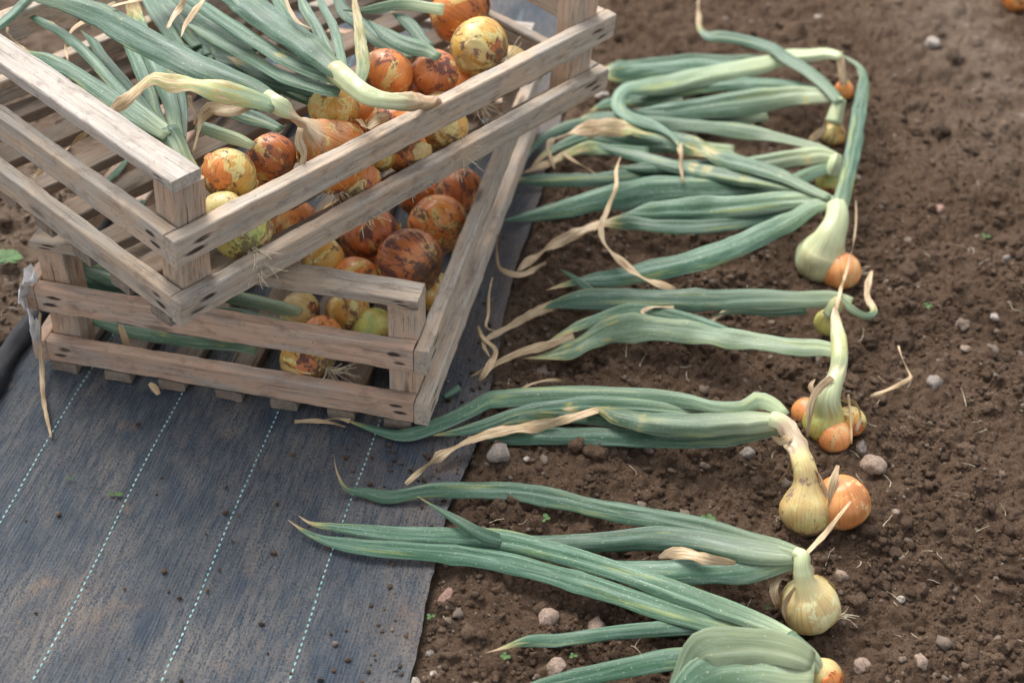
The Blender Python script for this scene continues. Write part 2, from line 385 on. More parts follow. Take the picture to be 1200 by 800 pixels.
# woven ground-cover fabric
ys = np.arange(.5, 2.6, .006); ss = np.linspace(0, 1, 150)
S, Yg, F = grid(ss, ys)
xr = xe(Yg)+.0030*vn(Yg*25, Yg*0)+.0012*vn(Yg*210, Yg*0+3); Xl = xl(Yg); X = Xl+(xr-Xl)*S
Z = fab_h(X, Yg); dE = xr-X
Z = Z+.004*np.exp(-(dE/.02)**2)*(vn(Yg*14, Yg*0+9)+.5)
per = (X-(FA+TAN*(Yg-.8)))*math.cos(FTH); al = (Yg-.8)/math.cos(FTH)+X*math.sin(FTH)
dust = np.clip(1-dE/.07, 0, 1)*np.clip(fbm(X, Yg, 22, 3)*1.6+.45, 0, 1)*.9
lo = .5*np.clip(1-np.hypot(X+.36, (Yg-.80))/.1, 0, 1)+np.clip(1-np.hypot(X+.10, Yg-1.03)/.09, 0, 1)
dust = np.clip(dust+np.clip((Yg-1.06)/.06, 0, 1)*np.clip(1-dE/.04, 0, 1)*.5+lo*np.clip(fbm(X, Yg, 30, 3)*1.8+.4, 0, 1), 0, 1)
fab = link('ground_cover_fabric', mesh('ground_cover_fabric', np.stack([X, Yg, Z], 1), F, attrs={'dust': dust}, uv=np.stack([per, al], 1)), M_fab)
tag(fab, 'blue black woven weed fabric with pale cyan stitch lines, dusty, beside the onion bed', 'ground cover')
for k in range(-0, 6):
    V = []; Fq = []; y = .56; x0 = FA+k*FSX
    while y < 1.95:
        yy = y; L_ = .0042; wd = .00075+.00015*random.random()
        cx = x0+TAN*(yy-.8)+.0010*math.sin(yy*23+k)
        if cx < xe(yy)-.004 and cx > xl(yy)+.004:
            hz = float(fab_h(np.array([cx]), np.array([yy]))[0])
            b = len(V)
            for (dy, dx, dz) in ((0, 0, .0003), (L_*.25, wd, .0007), (L_*.75, wd, .0007), (L_, 0, .0003), (L_*.75, -wd, .0007), (L_*.25, -wd, .0007), (L_*.5, 0, .0015)):
                V.append((cx+dx+TAN*dy, yy+dy, hz+dz))
            for i in range(6): Fq.append((b+6, b+i, b+(i+1) % 6) if 0 else (b+i, b+(i+1) % 6, b+6))
        y += .0068+random.uniform(-.0004, .0004)
    if V: link('stitch_line', mesh('stitch_line', V, Fq), M_stitch, fab)
# rolled left edge of the fabric
n = 14; V = []; Fq = []
yy = np.arange(.6, 2.3, .02)
for i, y in enumerate(yy):
    cx = float(xl(y)); rr = .012*(1+.25*math.sin(y*31)+.15*math.sin(y*77))
    for j in range(n):
        a = 2*math.pi*j/n; V.append((cx+rr*math.cos(a)*1.2, y, .009+rr*math.sin(a)*(1+.2*math.sin(3*a+y*40))))
for i in range(len(yy)-1):
    for j in range(n): Fq.append((i*n+j, i*n+(j+1) % n, (i+1)*n+(j+1) % n, (i+1)*n+j))
link('rolled_edge', mesh('rolled_edge', V, Fq), M_roll, fab)

# ---------------------------------------------------------------- crates
T_ = .0147
def Rm(rx, ry, rz): return Matrix.Rotation(rz, 3, 'Z') @ Matrix.Rotation(ry, 3, 'Y') @ Matrix.Rotation(rx, 3, 'X')
def slat(name, parent, c, size, axis, mat, seed, ragged=1.0):
    """size = (length, across, height) with the length laid along the named axis"""
    L_, A, H = size; n = max(10, int(L_/.009)); bev = min(.0016, A*.15)
    rd = random.Random(seed); off = rd.random()*100
    prof = []
    hx, hz = A/2, H/2
    for sx, sz, seq in ((1, 1, 0), (-1, 1, 1), (-1, -1, 0), (1, -1, 1)):
        a = [(hx, hz-bev), (hx-bev*.35, hz-bev*.35), (hx-bev, hz)]
        a = [(sx*p, sz*q) for p, q in a]
        if seq: a.reverse()
        prof += a
        # mid points of the long faces
        if (sx, sz) == (1, 1): prof.append((0, hz))
        if (sx, sz) == (-1, 1): prof.append((-hx, 0))
        if (sx, sz) == (-1, -1): prof.append((0, -hz))
        if (sx, sz) == (1, -1): prof.append((hx, 0))
    m = len(prof); V = []; Fq = []
    bow = rd.uniform(-.0015, .0015); bow2 = rd.uniform(-.0012, .0012)
    for i in range(n+1):
        t = i/n; x = -L_/2+L_*t
        by = bow*math.sin(math.pi*t); bz = bow2*math.sin(math.pi*t)
        for j, (p, q) in enumerate(prof):
            e = ragged*.0007*mn.noise(Vector((x*40+off, p*90, q*90)))+ragged*.0005*mn.noise(Vector((x*160+off, p*60, q*200)))
            wz = 1+.05*mn.noise(Vector((x*9+off, 0, 0)))
            xx = x + (ragged*.0012*mn.noise(Vector((p*140+off, q*140, t*3))) if i in (0, n) else 0)
            V.append((xx, p+by+e*(1 if p > 0 else -1), q*wz+bz+e*(1 if q > 0 else -1)))
    for i in range(n):
        for j in range(m): Fq.append((i*m+j, (i+1)*m+j, (i+1)*m+(j+1) % m, i*m+(j+1) % m))
    Fq.append(tuple(range(m))); Fq.append(tuple(n*m+j for j in reversed(range(m))))
    me = mesh(name, V, Fq, smooth=False)
    o = link(name, me, mat, parent); o.location = c
    if axis == 'y': o.rotation_euler = (0, 0, math.pi/2)
    if axis == 'z': o.rotation_euler = (0, math.pi/2, 0)
    return o
CW, CL = .4089, .5849
def crate(label, loc, R3, seed, grey):
    root = empty('wooden_crate', loc, label, 'crate', 'slatted crates stacked on the fabric')
    root.rotation_euler = R3.to_euler()
    e = .0006; b = .0125; k = seed
    lo, hi = (b+.0005, .0265), (.0775, .0290)
    md = W_TAN if grey else W_PINK
    for y, far in ((T_/2, 0), (CL-T_/2, 1)):               # end slats: low, middle, flat top
        for z, h in (lo, hi):
            k += 1; slat('end_slat', root, (-CW/2, y, z+h/2), (CW-2*T_-.001, T_-.001, h), 'x', md, k)
        k += 1; yt = .0118+.015; slat('top_slat', root, (-CW/2, yt if not far else CL-yt, .1425+.0062), (CW-2*T_+.002, .0305, .0118), 'x', W_GREY if (grey or far) else W_TAN, k)
    for x in (-T_/2, -CW+T_/2):                            # side slats, covering the end grain
        for z, h in (lo, hi):
            k += 1; slat('side_slat', root, (x, CL/2, z+h/2), (CL, T_-.0004, h), 'y', W_TAN if grey or x > -.1 else W_PINK, k)
    pw, pd = .029, .032
    for x in (-T_-pw/2-e, -CW+T_+pw/2+e):
        for y in (T_+pd/2+e, CL-T_-pd/2-e):
            k += 1; slat('corner_post', root, (x, y, (.1423+b)/2), (.1423-b-.001, pd, pw), 'z', W_POST, k, .5)
    for i in range(7):
        k += 1; x = -T_-.0175-i*.0580-random.uniform(-.001, .001)
        slat('floor_slat', root, (x, CL/2, b/2), (CL-.003, .0275, b-.0008), 'y', W_FLOOR, k)
    return root
ML = Rm(0, 0, -.175); OL = Vector((-.077, 1.0473, .0065))
MU = Rm(-.0047, .0515, -.6998); OU = Vector((-.2866, .9824, .1695))
crate('lower wooden slatted crate standing flat on the blue weed fabric', OL, ML, 100, False)
crate('upper grey wooden slatted crate set askew on top of the other crate', OU, MU, 200, True)
def onU(u, v, c):       # point of a sight line where it passes height c above the upper crate's floor
    r = MU.transposed() @ Vector(ray(u, v)); a = MU.transposed() @ (Vector(CAM)-OU)
    p = a+r*((c-a.z)/r.z); return p
def onL(u, v, c):
    r = ML.transposed() @ Vector(ray(u, v)); a = ML.transposed() @ (Vector(CAM)-OL)
    return a+r*((c-a.z)/r.z)
def wU(p): return OU+MU @ Vector(p)
def wL(p): return OL+ML @ Vector(p)

# ---------------------------------------------------------------- onion parts
def crom(pts, n):
    pts = np.asarray(pts, float); m = len(pts)
    if m == 2: t = np.linspace(0, 1, n)[:, None]; return pts[0]*(1-t)+pts[1]*t
    seg = np.linalg.norm(np.diff(pts[:, :3], axis=0), axis=1)+1e-6
    kn = np.concatenate([[0], np.cumsum(seg)]); s = np.linspace(0, kn[-1], n); out = np.empty((n, pts.shape[1]))
    tg = np.zeros_like(pts)
    for i in range(m):
        if i == 0: tg[i] = (pts[1]-pts[0])/seg[0]
        elif i == m-1: tg[i] = (pts[-1]-pts[-2])/seg[-1]
        else: tg[i] = ((pts[i]-pts[i-1])/seg[i-1]*seg[i]+(pts[i+1]-pts[i])/seg[i]*seg[i-1])/(seg[i]+seg[i-1])
    for q, v in enumerate(s):
        i = min(max(int(np.searchsorted(kn, v))-1, 0), m-2); h = seg[i]; t = (v-kn[i])/h
        out[q] = (2*t**3-3*t**2+1)*pts[i]+(t**3-2*t**2+t)*h*tg[i]+(-2*t**3+3*t**2)*pts[i+1]+(t**3-t**2)*h*tg[i+1]
    return out
def tube(name, parent, loc, pts, widths, dry, pale, flat=.29, mat=None, twist=0.0, n=None, m=30, px=True, vis=True, pleat=.03, lens=1.0, uvs=None):
    """a hollow flattened leaf along 3-D points; widths in photo pixels at the point's distance"""
    pts = np.asarray(pts, float); k = len(pts)
    def ex(a): 
        a = np.atleast_1d(np.asarray(a, float)); return np.interp(np.linspace(0, 1, k), np.linspace(0, 1, len(a)), a)
    D = np.concatenate([pts, ex(widths)[:, None], ex(dry)[:, None], ex(pale)[:, None], ex(flat)[:, None]], 1)
    L_ = float(np.linalg.norm(np.diff(pts, axis=0), axis=1).sum())
    n = n or int(min(70, max(10, L_/.006))); tipw = float(np.atleast_1d(widths)[-1])
    S = crom(D, n); p = S[:, :3]; tn = np.gradient(p, axis=0); tn /= np.linalg.norm(tn, axis=1)[:, None]+1e-9
    sd = random.random()*100; V = []; A = []; B = []; U = []; arc = 0; ridge = random.choice([-1, 1])*random.uniform(.1, .5); groove = random.random() < .55
    ref = np.array([.03, -.45, 1.0])
    kk = []
    if lens and L_ > .12 and np.mean(np.atleast_1d(dry)) < .7:
        for _ in range(random.choice([1, 2, 2, 3])): kk.append((random.uniform(.12, .85)*L_, random.uniform(.3, 1), random.random() < .45, random.uniform(-1, 1)))
        for ka, ks, kd, kj in kk:      # small bends where the blade has been knocked
            j_ = int(ka/L_*n); side = np.cross([0, 0, 1.0], tn[min(j_, n-1)]); ii_ = np.arange(n)
            p += (np.exp(-np.abs(ii_-j_)/4.0)*kj*.0014)[:, None]*side
        tn = np.gradient(p, axis=0); tn /= np.linalg.norm(tn, axis=1)[:, None]+1e-9
    for i in range(n):
        if i: arc += float(np.linalg.norm(p[i]-p[i-1]))
        t = tn[i]; a = np.cross(ref, t); la = np.linalg.norm(a)
        a = a/la if la > .05 else np.array([1.0, 0, 0]); b = np.cross(t, a)
        dr = min(1, max(0, S[i, 4])); wd = max(S[i, 3], .8)
        if lens and name == 'leaf' and tipw < 12.5: wd *= min(1, .12+(n-1-i)/max(6, n*.16))**.8
        fl = S[i, 6]*(1-.62*dr)*(1+.25*ns((arc, 0, 0), 22, sd))
        f = mpp(p[i]) if px else .001
        # the flattened leaf seen from above: widen so that its outline spans the measured width
        tx = abs(t[0])/(math.hypot(t[0], t[1])+1e-6); cov = math.sqrt(tx*tx*(.41+.59*fl*fl)+(1-tx*tx)) if vis else 1
        hw = .5*wd*f/max(cov, .6)*(.86 if vis else 1)
        sc_ = 0
        for ka, ks, kd, kj in kk:
            g_ = math.exp(-((arc-ka)/.006)**2); fl *= 1-.45*ks*g_; hw *= 1+.10*ks*g_; sc_ = max(sc_, (.58*ks if kd else .15)*math.exp(-((arc-ka)/.011)**2))
        hw *= 1+.09*ns((arc, 3, 0), 30, sd)+.22*dr*ns((arc, 9, 0), 110, sd)
        ro = twist*arc/max(L_, .01)+.25*ns((arc, 5, 0), 12, sd)+dr*2.2*ns((arc, 7, 0), 30, sd)
        ca, sa = math.cos(ro), math.sin(ro); a2 = a*ca+b*sa; b2 = -a*sa+b*ca
        for j in range(m):
            th = 2*math.pi*j/m; cx, sx = math.cos(th), math.sin(th)
            cr = 1-.16*(1-fl)*math.exp(-((cx-.15*math.sin(sd))/.28)**2)*(sx > 0)      # shallow channel along the upper face
            dn = 1+.10*ns((cx*1.2, sx*1.2, arc*28), 1.0, sd)+pleat*ns((cx*3.2, sx*3.2, arc*7), 1.0, sd+5)+.25*dr*ns((cx*2, sx*2, arc*80), 1.0, sd)
            sx_ = math.copysign(abs(sx)**(1.0+.30*lens), sx)
            if lens:      # collapsed hollow blade: two flat facets that meet in an off-centre ridge or groove
                c0 = ridge+.25*ns((arc, 1, 1), 9, sd); tent = (1-abs(cx-c0)/(1+abs(c0) if (cx-c0)*c0 < 0 or c0 == 0 else 1-abs(c0)+1e-6)); tent = max(0, min(1, tent))
                sx_ = sx_*.45+math.copysign(tent, sx)*.75*(1 if sx > 0 else .5)
                if groove and sx > 0: sx_ -= .55*math.exp(-((cx-c0*.6)/.20)**2)
            V.append(p[i]+a2*cx*hw*dn+b2*sx_*hw*fl*cr*dn-np.asarray(loc))
            A.append(max(dr, sc_*max(0, .35+.65*math.sin(th+kk[0][3]*3)) if kk else 0)); B.append(min(1, max(0, S[i, 5]))); U.append((cx*.5+sd*.1, arc*(uvs or 1), sx*.5))
    Fq = []
    for i in range(n-1):
        for j in range(m): Fq.append((i*m+j, i*m+(j+1) % m, (i+1)*m+(j+1) % m, (i+1)*m+j))
    Fq.append(tuple(reversed(range(m)))); Fq.append(tuple((n-1)*m+j for j in range(m)))
    return link(name, mesh(name, V, Fq, attrs={'dry': A, 'pale': B}, uv=np.array(U)), mat or M_leaf, parent)

PROF = [(-.90, .06), (-.93, .16), (-.91, .28), (-.84, .46), (-.70, .67), (-.48, .87), (-.22, .975), (.05, 1.0), (.30, .955), (.52, .845), (.70, .69), (.84, .53), (.96, .40), (1.08, .31), (1.22, .255)]
def bulb(parent, loc, c, r, axis, mat, flakes=2, squash=1.0, name='bulb', seg=40, neck=True):
    c = Vector(c); ax = Vector(axis).normalized(); q = ax.to_track_quat('Z', 'Y'); sd = random.random()*50
    pr = np.array(PROF if neck else PROF[:12]+[(.90, .34), (.93, .16)], float); t = np.linspace(0, len(pr)-1, 34); zz = np.interp(t, range(len(pr)), pr[:, 0])*squash; rr = np.interp(t, range(len(pr)), pr[:, 1])
    for _ in range(2): rr[1:-1] = (rr[:-2]+2*rr[1:-1]+rr[2:])/4; zz[1:-1] = (zz[:-2]+2*zz[1:-1]+zz[2:])/4
    V = []; U = []; Fq = []; n = len(t)
    for i in range(n):
        for j in range(seg):
            a = 2*math.pi*j/seg; x, y = math.cos(a), math.sin(a)
            d = 1+.05*ns((x, y, zz[i]), 1.1, sd)+.012*math.sin(a*9+sd)*ns((x, y, zz[i]), 1.5, sd+4)+.02*ns((x*3, y*3, zz[i]*1.5), 1.2, sd+9)
            V.append((x*rr[i]*r*d, y*rr[i]*r*d, zz[i]*r)); U.append((x*.5, (zz[i]+.9)/2.1, y*.5))
    for i in range(n-1):
        for j in range(seg): Fq.append((i*seg+j, i*seg+(j+1) % seg, (i+1)*seg+(j+1) % seg, (i+1)*seg+j))
    Fq.append(tuple(reversed(range(seg)))); Fq.append(tuple((n-1)*seg+j for j in range(seg)))
    o = link(name, mesh(name, V, Fq, uv=np.array(U)), mat, parent)
    o.location = c-Vector(loc); o.rotation_mode = 'QUATERNION'; o.rotation_quaternion = q
    # papery loose skin: thin shells lifting off the bulb
    for f in range(flakes):
        a0 = random.uniform(0, 6.28); i0 = random.uniform(6, 17); na, ni = 12, 10; V2 = []; F2 = []; U2 = []; wA = random.uniform(.35, .75); wi = random.uniform(4, 8)
        for side in (0, 1):
            for i in range(ni):
                for j in range(na):
                    u_ = j/(na-1)*2-1; v_ = i/(ni-1)*2-1
                    e = 1+.35*ns((u_, v_, f), 1.7, sd+f*3)
                    aa = a0+u_*wA*e*math.sqrt(max(.05, 1-.55*v_*v_)); ii = min(n-1.01, max(0, i0+v_*wi*e)); b_ = int(ii); fr = ii-b_
                    R0 = rr[b_]*(1-fr)+rr[b_+1]*fr; Z0 = zz[b_]*(1-fr)+zz[b_+1]*fr
                    lift = 1.018+.10*max(abs(u_), abs(v_))**5*(.5+ns((u_*2, v_*2, 1), 1, sd+f*7))+side*.010
                    V2.append((math.cos(aa)*R0*r*lift, math.sin(aa)*R0*r*lift, Z0*r*(1+.01*side))); U2.append((math.cos(aa)*.5, (Z0+.9)/2.1, math.sin(aa)*.5))
        N2 = ni*na
        for i in range(ni-1):
            for j in range(na-1):
                q4 = (i*na+j, i*na+j+1, (i+1)*na+j+1, (i+1)*na+j); F2.append(tuple(reversed(q4))); F2.append(tuple(N2+x for x in q4))
        rim = [j for j in range(na)]+[i*na+na-1 for i in range(1, ni)]+[(ni-1)*na+j for j in range(na-2, -1, -1)]+[i*na for i in range(ni-2, 0, -1)]
        for x, y in zip(rim, rim[1:]+rim[:1]): F2.append((x, y, N2+y, N2+x))
        s_ = link('loose_skin', mesh('loose_skin', V2, F2, uv=np.array(U2)), random.choice([B_TAN, B_OR, B_RE]) if mat not in (B_PALE, B_CREAM) else B_TAN, parent)
        s_.location = o.location; s_.rotation_mode = 'QUATERNION'; s_.rotation_quaternion = q
    return o
def rbulb(pl, c, r, neck, mat, widths, pale=(1,), dry=(0,), flakes=1, top=11):
    """bulb and bent neck as one continuous skin; c world centre, neck = world points, widths in photo pixels"""
    c = np.asarray(c); ax = np.asarray(neck[0])-c; ax /= np.linalg.norm(ax); f = mpp(c)
    pts = []; W_ = []; n0 = 0
    for z, q in PROF[:top]: pts.append(c+ax*z*r); W_.append(2*q*r/f)
    n0 = len(pts); pts += [np.asarray(p) for p in neck]; W_ += list(widths); k = len(neck)
    ex = lambda a: list(np.interp(np.linspace(0, 1, k), np.linspace(0, 1, len(a)), a))
    pa = [0]*(n0-3)+[.05, .12, .2]+[max(.25, x) if max(pale) > 0 else x for x in ex(pale)]; dr = [0]*n0+ex(dry)
    t = tube('bulb', pl[0], pl[1], pts, W_, dr, pa, flat=.96, mat=mat, vis=False, n=70, m=40, pleat=.04, lens=0, uvs=.5/r)
    if flakes:
        b = bulb(pl[0], pl[1], c, r*.97, ax, mat, flakes)
        bpy.data.objects.remove(b)
    return t
def roots(parent, loc, c, d, ln, n=14, spread=.6, thick=.00045):
    c = np.array(c, float); d = np.array(d, float); d /= np.linalg.norm(d); V = []; Fq = []; m = 5
    for k in range(n):
        dd = d+rng.normal(0, spread*.5, 3); dd /= np.linalg.norm(dd); L_ = ln*random.uniform(.4, 1.1); p = c+rng.normal(0, .0022, 3); cur = rng.normal(0, .25, 3); b0 = len(V); N = 10
        for i in range(N):
            rr = thick*(1-.6*i/N)*random.uniform(.9, 1.2)
            a = np.cross(dd, [0, 0, 1.0]); a /= np.linalg.norm(a)+1e-6; b = np.cross(dd, a)
            for j in range(m): V.append(p+rr*(a*math.cos(6.283*j/m)+b*math.sin(6.283*j/m))-np.asarray(loc))
            p = p+dd*L_/N; dd = dd+cur*.25+rng.normal(0, .12, 3)+np.array([0, 0, -.05]); dd /= np.linalg.norm(dd)
        for i in range(N-1):
            for j in range(m): Fq.append((b0+i*m+j, b0+i*m+(j+1) % m, b0+(i+1)*m+(j+1) % m, b0+(i+1)*m+j))
    return link('roots', mesh('roots', V, Fq), M_root, parent)

def G(pts, h):
    """photo points -> world points at heights h (one per point, or a short list spread along)"""
    h = np.interp(np.linspace(0, 1, len(pts)), np.linspace(0, 1, len(np.atleast_1d(h))), np.atleast_1d(h))
    out = []
    for (u, v), z in zip(pts, h): out.append(P(u, v, z))
    return out
def leaf(pl, pts, w, h, dry=(0, 0, .0, .15, .9), pale=(.8, .25, 0, 0, 0), **kw):
    return tube('leaf', pl[0], pl[1], G(pts, h), w, dry, pale, **kw)
DRY = (1.2,)
def plant(label, u, v, group='onions laid out in the row', name='onion_plant'):
    loc = tuple(P(u, v, 0)); return (empty(name, loc, label, 'onion', group), loc)

# ================================================================ the row on the soil
# --- plant A : nearest, at the lower edge
pl = plant('nearest onion at the bottom edge with a wide folded green leaf over its bulb', 958, 790)
c = P(966, 793, .014); bulb(pl[0], pl[1], c, .016, (-.5, .3, .7), B_TAN, 2)
tube('neck', pl[0], pl[1], G([(962, 788), (950, 770), (936, 757), (922, 746)], [.022, .034, .036, .036]), (16, 24, 24, 24), 0, (1, .8, .45, .3), flat=.8)
leaf(pl, [(930, 748), (905, 735), (876, 723), (813, 700), (730, 671), (647, 646), (584, 632), (530, 629), (477, 627), (428, 622), (390, 617), (362, 612), (350, 604)], (16, 20, 22, 23, 22, 21, 20, 18, 16, 14, 12, 8, 4), [.036, .036, .032, .028, .026, .022, .02, .016, .014, .012], dry=(0, 0, 0, 0, 0, 0, 0, .05, .15, .5, 1.1))
leaf(pl, [(928, 752), (890, 742), (855, 735), (772, 712), (688, 685), (605, 662), (540, 650), (480, 645), (410, 638), (374, 630), (350, 618), (338, 609)], (14, 18, 20, 22, 23, 22, 20, 18, 15, 12, 8, 3), [.028, .026, .022, .02, .018, .016, .012, .012], dry=(0, 0, 0, 0, 0, 0, 0, .1, .2, .45, .9))
leaf(pl, [(930, 752), (895, 742), (855, 735), (800, 735), (730, 740), (660, 748), (610, 752), (585, 760), (567, 765)], (12, 14, 14, 15, 14, 13, 10, 5, 2), [.026, .022, .016, .014, .014, .012], dry=(0, 0, 0, 0, .1, .5, .9))
leaf(pl, [(952, 776), (938, 768), (905, 760), (868, 757), (838, 758), (824, 760), (814, 770), (802, 795), (790, 825), (778, 855)], (20, 28, 32, 34, 36, 36, 38, 34, 28, 14), [.036, .042, .044, .044, .043, .041, .034, .024, .014, .01], dry=(0,), pale=(.95, .8, .7, .65, .6, .5, .4), flat=.18)
leaf(pl, [(954, 788), (935, 784), (905, 780), (868, 779), (835, 783), (812, 796), (796, 818), (780, 850)], (20, 30, 36, 38, 38, 36, 30, 16), [.032, .034, .036, .036, .034, .026, .018, .01], dry=(0,), pale=(.95, .8, .5, .3, .2, .1), flat=.18)
leaf(pl, [(950, 796), (915, 797), (870, 799), (830, 808), (800, 830), (790, 850)], (18, 28, 32, 32, 28, 16), [.026, .028, .026, .022, .014, .01], dry=(0,), pale=(.9, .5, .2), flat=.2)
leaf(pl, [(950, 785), (900, 790), (850, 775), (797, 771), (740, 781), (690, 792), (640, 802), (580, 815)], (16, 20, 24, 22, 20, 18, 14, 6), [.03, .03, .024, .018, .014, .012], dry=(0, 0, 0, 0, .2))

# --- plant B : pale bulb
pl = plant('pale yellow onion with a straight neck, alone and nearest on the bare soil', 945, 705)
rbulb(pl, P(949, 709, .018), .0268, G([(944, 685), (941, 670), (940, 660), (940, 652), (932, 647)], [.042, .052, .058, .061, .060]), B_PALE, (31, 23, 20, 19, 15), (.35, .7, .9, 1), (0, .1, .3, .2))
tube('dry_sheath', pl[0], pl[1], G([(912, 712), (906, 690), (914, 672), (930, 668)], [.018, .03, .036, .045]), (8, 13, 11, 6), DRY, 0, flat=.25)
tube('dry_sheath', pl[0], pl[1], G([(937, 657), (950, 643), (968, 624), (985, 602), (997, 587)], [.06, .062, .056, .05, .045]), (12, 8, 7, 5, 3), (.9, 1.3), (.3, .2), flat=.35)
leaf(pl, [(942, 650), (915, 641), (880, 633), (815, 617), (770, 608), (725, 600), (650, 584), (590, 575), (540, 574), (500, 575), (450, 582), (428, 577), (405, 572), (396, 556), (391, 532)], (12, 18, 21, 22, 22, 20, 19, 18, 16, 14, 13, 11, 8, 5, 3), [.060, .056, .045, .034, .028, .024, .02, .018, .018, .016, .012, .012, .014, .02, .024], dry=(0, 0, 0, .1, .12, .1, 0, 0, .1, .5, 1.1))
leaf(pl, [(942, 652), (905, 650), (860, 643), (820, 635), (772, 631), (720, 634), (667, 636), (610, 636), (572, 629), (530, 606), (505, 591), (489, 581)], (12, 24, 28, 26, 24, 20, 18, 15, 13, 11, 8, 3), [.058, .052, .044, .036, .028, .02, .016, .015, .03, .034, .03, .028], dry=(0, 0, 0, 0, 0, .1, .6))
leaf(pl, [(940, 656), (905, 660), (870, 667), (830, 670), (772, 671), (725, 667), (680, 660), (640, 655)], (12, 24, 28, 26, 24, 20, 14, 8), [.052, .044, .034, .026, .018, .014, .012])
tube('dry_sheath', pl[0], pl[1], G([(862, 659), (845, 657), (825, 654), (802, 648), (785, 648), (772, 653)], [.046, .045, .042, .038, .034, .032]), (3, 9, 12, 12, 9, 3), (.6, .9, 1.3, 1.2), (.7, 0), flat=.22)
tube('dry_sheath', pl[0], pl[1], G([(932, 688), (925, 698), (919, 712), (922, 726)], [.044, .040, .030, .018]), (5, 9, 8, 4), (.9, 1.2), (.1,), flat=.15)
tube('dry_sheath', pl[0], pl[1], G([(944, 660), (952, 668), (950, 680), (957, 690)], [.060, .054, .048, .042]), (4, 6, 5, 2), (1.0,), (.2,), flat=.2)
roots(pl[0], pl[1], P(985, 722, .006), (1, .1, .2), .02, 8)

# --- plant D : tan bulb with its orange twin behind
pl = plant('tan onion with a thick bent neck beside the glossy orange bulb', 945, 595)
rbulb(pl, P(945, 599, .019), .0248, G([(945, 564), (943, 550), (938, 535), (932, 520), (926, 506), (916, 495), (905, 492)], [.042, .050, .056, .060, .064, .066, .064]), B_TAN, (32, 30, 28, 26, 25, 24, 22), (.1, .1, .2, .3, .4, .9, 1), (.0, .1, .4, .8, .9, .5, .1), top=10)
tube('dry_sheath', pl[0], pl[1], G([(934, 525), (930, 540), (922, 552), (912, 566)], [.06, .05, .042, .03]), (8, 13, 12, 5), DRY, 0, flat=.22)
tube('dry_sheath', pl[0], pl[1], G([(926, 512), (914, 517), (905, 512)], [.066, .066, .064]), (8, 8, 4), DRY, 0, flat=.3)
leaf(pl, [(915, 494), (895, 495), (853, 497), (793, 499), (750, 495), (722, 487), (700, 480), (684, 481)], (22, 26, 27, 29, 28, 24, 18, 10), [.064, .060, .052, .042, .036, .032, .030], dry=(0, 0, 0, .05, .35, .5, .9), pale=(1, .8, .4, .3, .2, .3), flat=.6)
tube('dry_leaf_tip', pl[0], pl[1], G([(700, 480), (684, 485), (660, 492), (637, 498), (600, 503), (570, 509), (536, 523), (512, 536), (495, 550), (475, 567)], [.034, .032, .030, .028, .026, .024, .020, .018, .016, .014]), (9, 10, 9, 11, 11, 12, 13, 12, 9, 5), DRY, 0, flat=.35)
leaf(pl, [(920, 487), (905, 474), (888, 469), (872, 478), (840, 478), (810, 471), (723, 464), (637, 464), (590, 467), (576, 468), (555, 478), (510, 499), (485, 508), (470, 510), (435, 502), (406, 492)], (14, 18, 18, 16, 16, 16, 18, 19, 20, 20, 18, 16, 14, 13, 12, 9), [.066, .068, .066, .060, .05, .042, .03, .024, .022, .022, .018, .014, .012, .012, .012], dry=(0, 0, 0, 0, 0, 0, 0, 0, .1, .5), pale=(.9, .4, .1, 0))
tube('dry_leaf_tip', pl[0], pl[1], G([(410, 493), (395, 490), (375, 493), (358, 492)], .012), (6, 4, 3, 2), DRY, 0, flat=.4)
leaf(pl, [(916, 500), (880, 508), (827, 515), (780, 515), (723, 512), (650, 511), (590, 512), (570, 512), (548, 512)], (14, 16, 17, 18, 18, 17, 16, 12, 8), [.052, .042, .03, .022, .018, .016, .014], dry=(0, 0, 0, 0, 0, .1, .8))
leaf(pl, [(860, 484), (810, 481), (745, 475), (690, 473), (658, 475), (620, 481), (593, 488), (560, 500), (530, 507), (505, 510)], (12, 15, 16, 16, 15, 14, 13, 12, 10, 5), [.04, .036, .03, .022, .02, .016, .012], dry=(0, 0, 0, .1, .5))
leaf(pl, [(760, 500), (720, 494), (690, 491), (640, 489), (600, 492), (570, 498), (530, 506)], (12, 13, 12, 12, 12, 11, 6), [.026, .022, .018, .014], dry=(.1, .2, .35, .3, .5), pale=(.2, .3))
pl = plant('glossy orange onion bulb half behind the tan one', 995, 596)
bulb(pl[0], pl[1], P(986, 589, .022), .0272, (-.15, .25, 1), B_ROW, 1, .98, neck=False)
tube('dry_sheath', pl[0], pl[1], G([(973, 598), (974, 578), (978, 560), (982, 545)], [.028, .044, .052, .056]), (10, 13, 11, 5), (.5, .7, .9, 1.2), (.4, .3), flat=.3)
tube('dry_sheath', pl[0], pl[1], G([(950, 545), (960, 556), (966, 572), (968, 590)], [.056, .052, .044, .034]), (5, 8, 8, 3), (.8, 1.1), (.2,), flat=.15)
roots(pl[0], pl[1], P(916, 606, .01), (-1, -.3, .1), .014, 5)

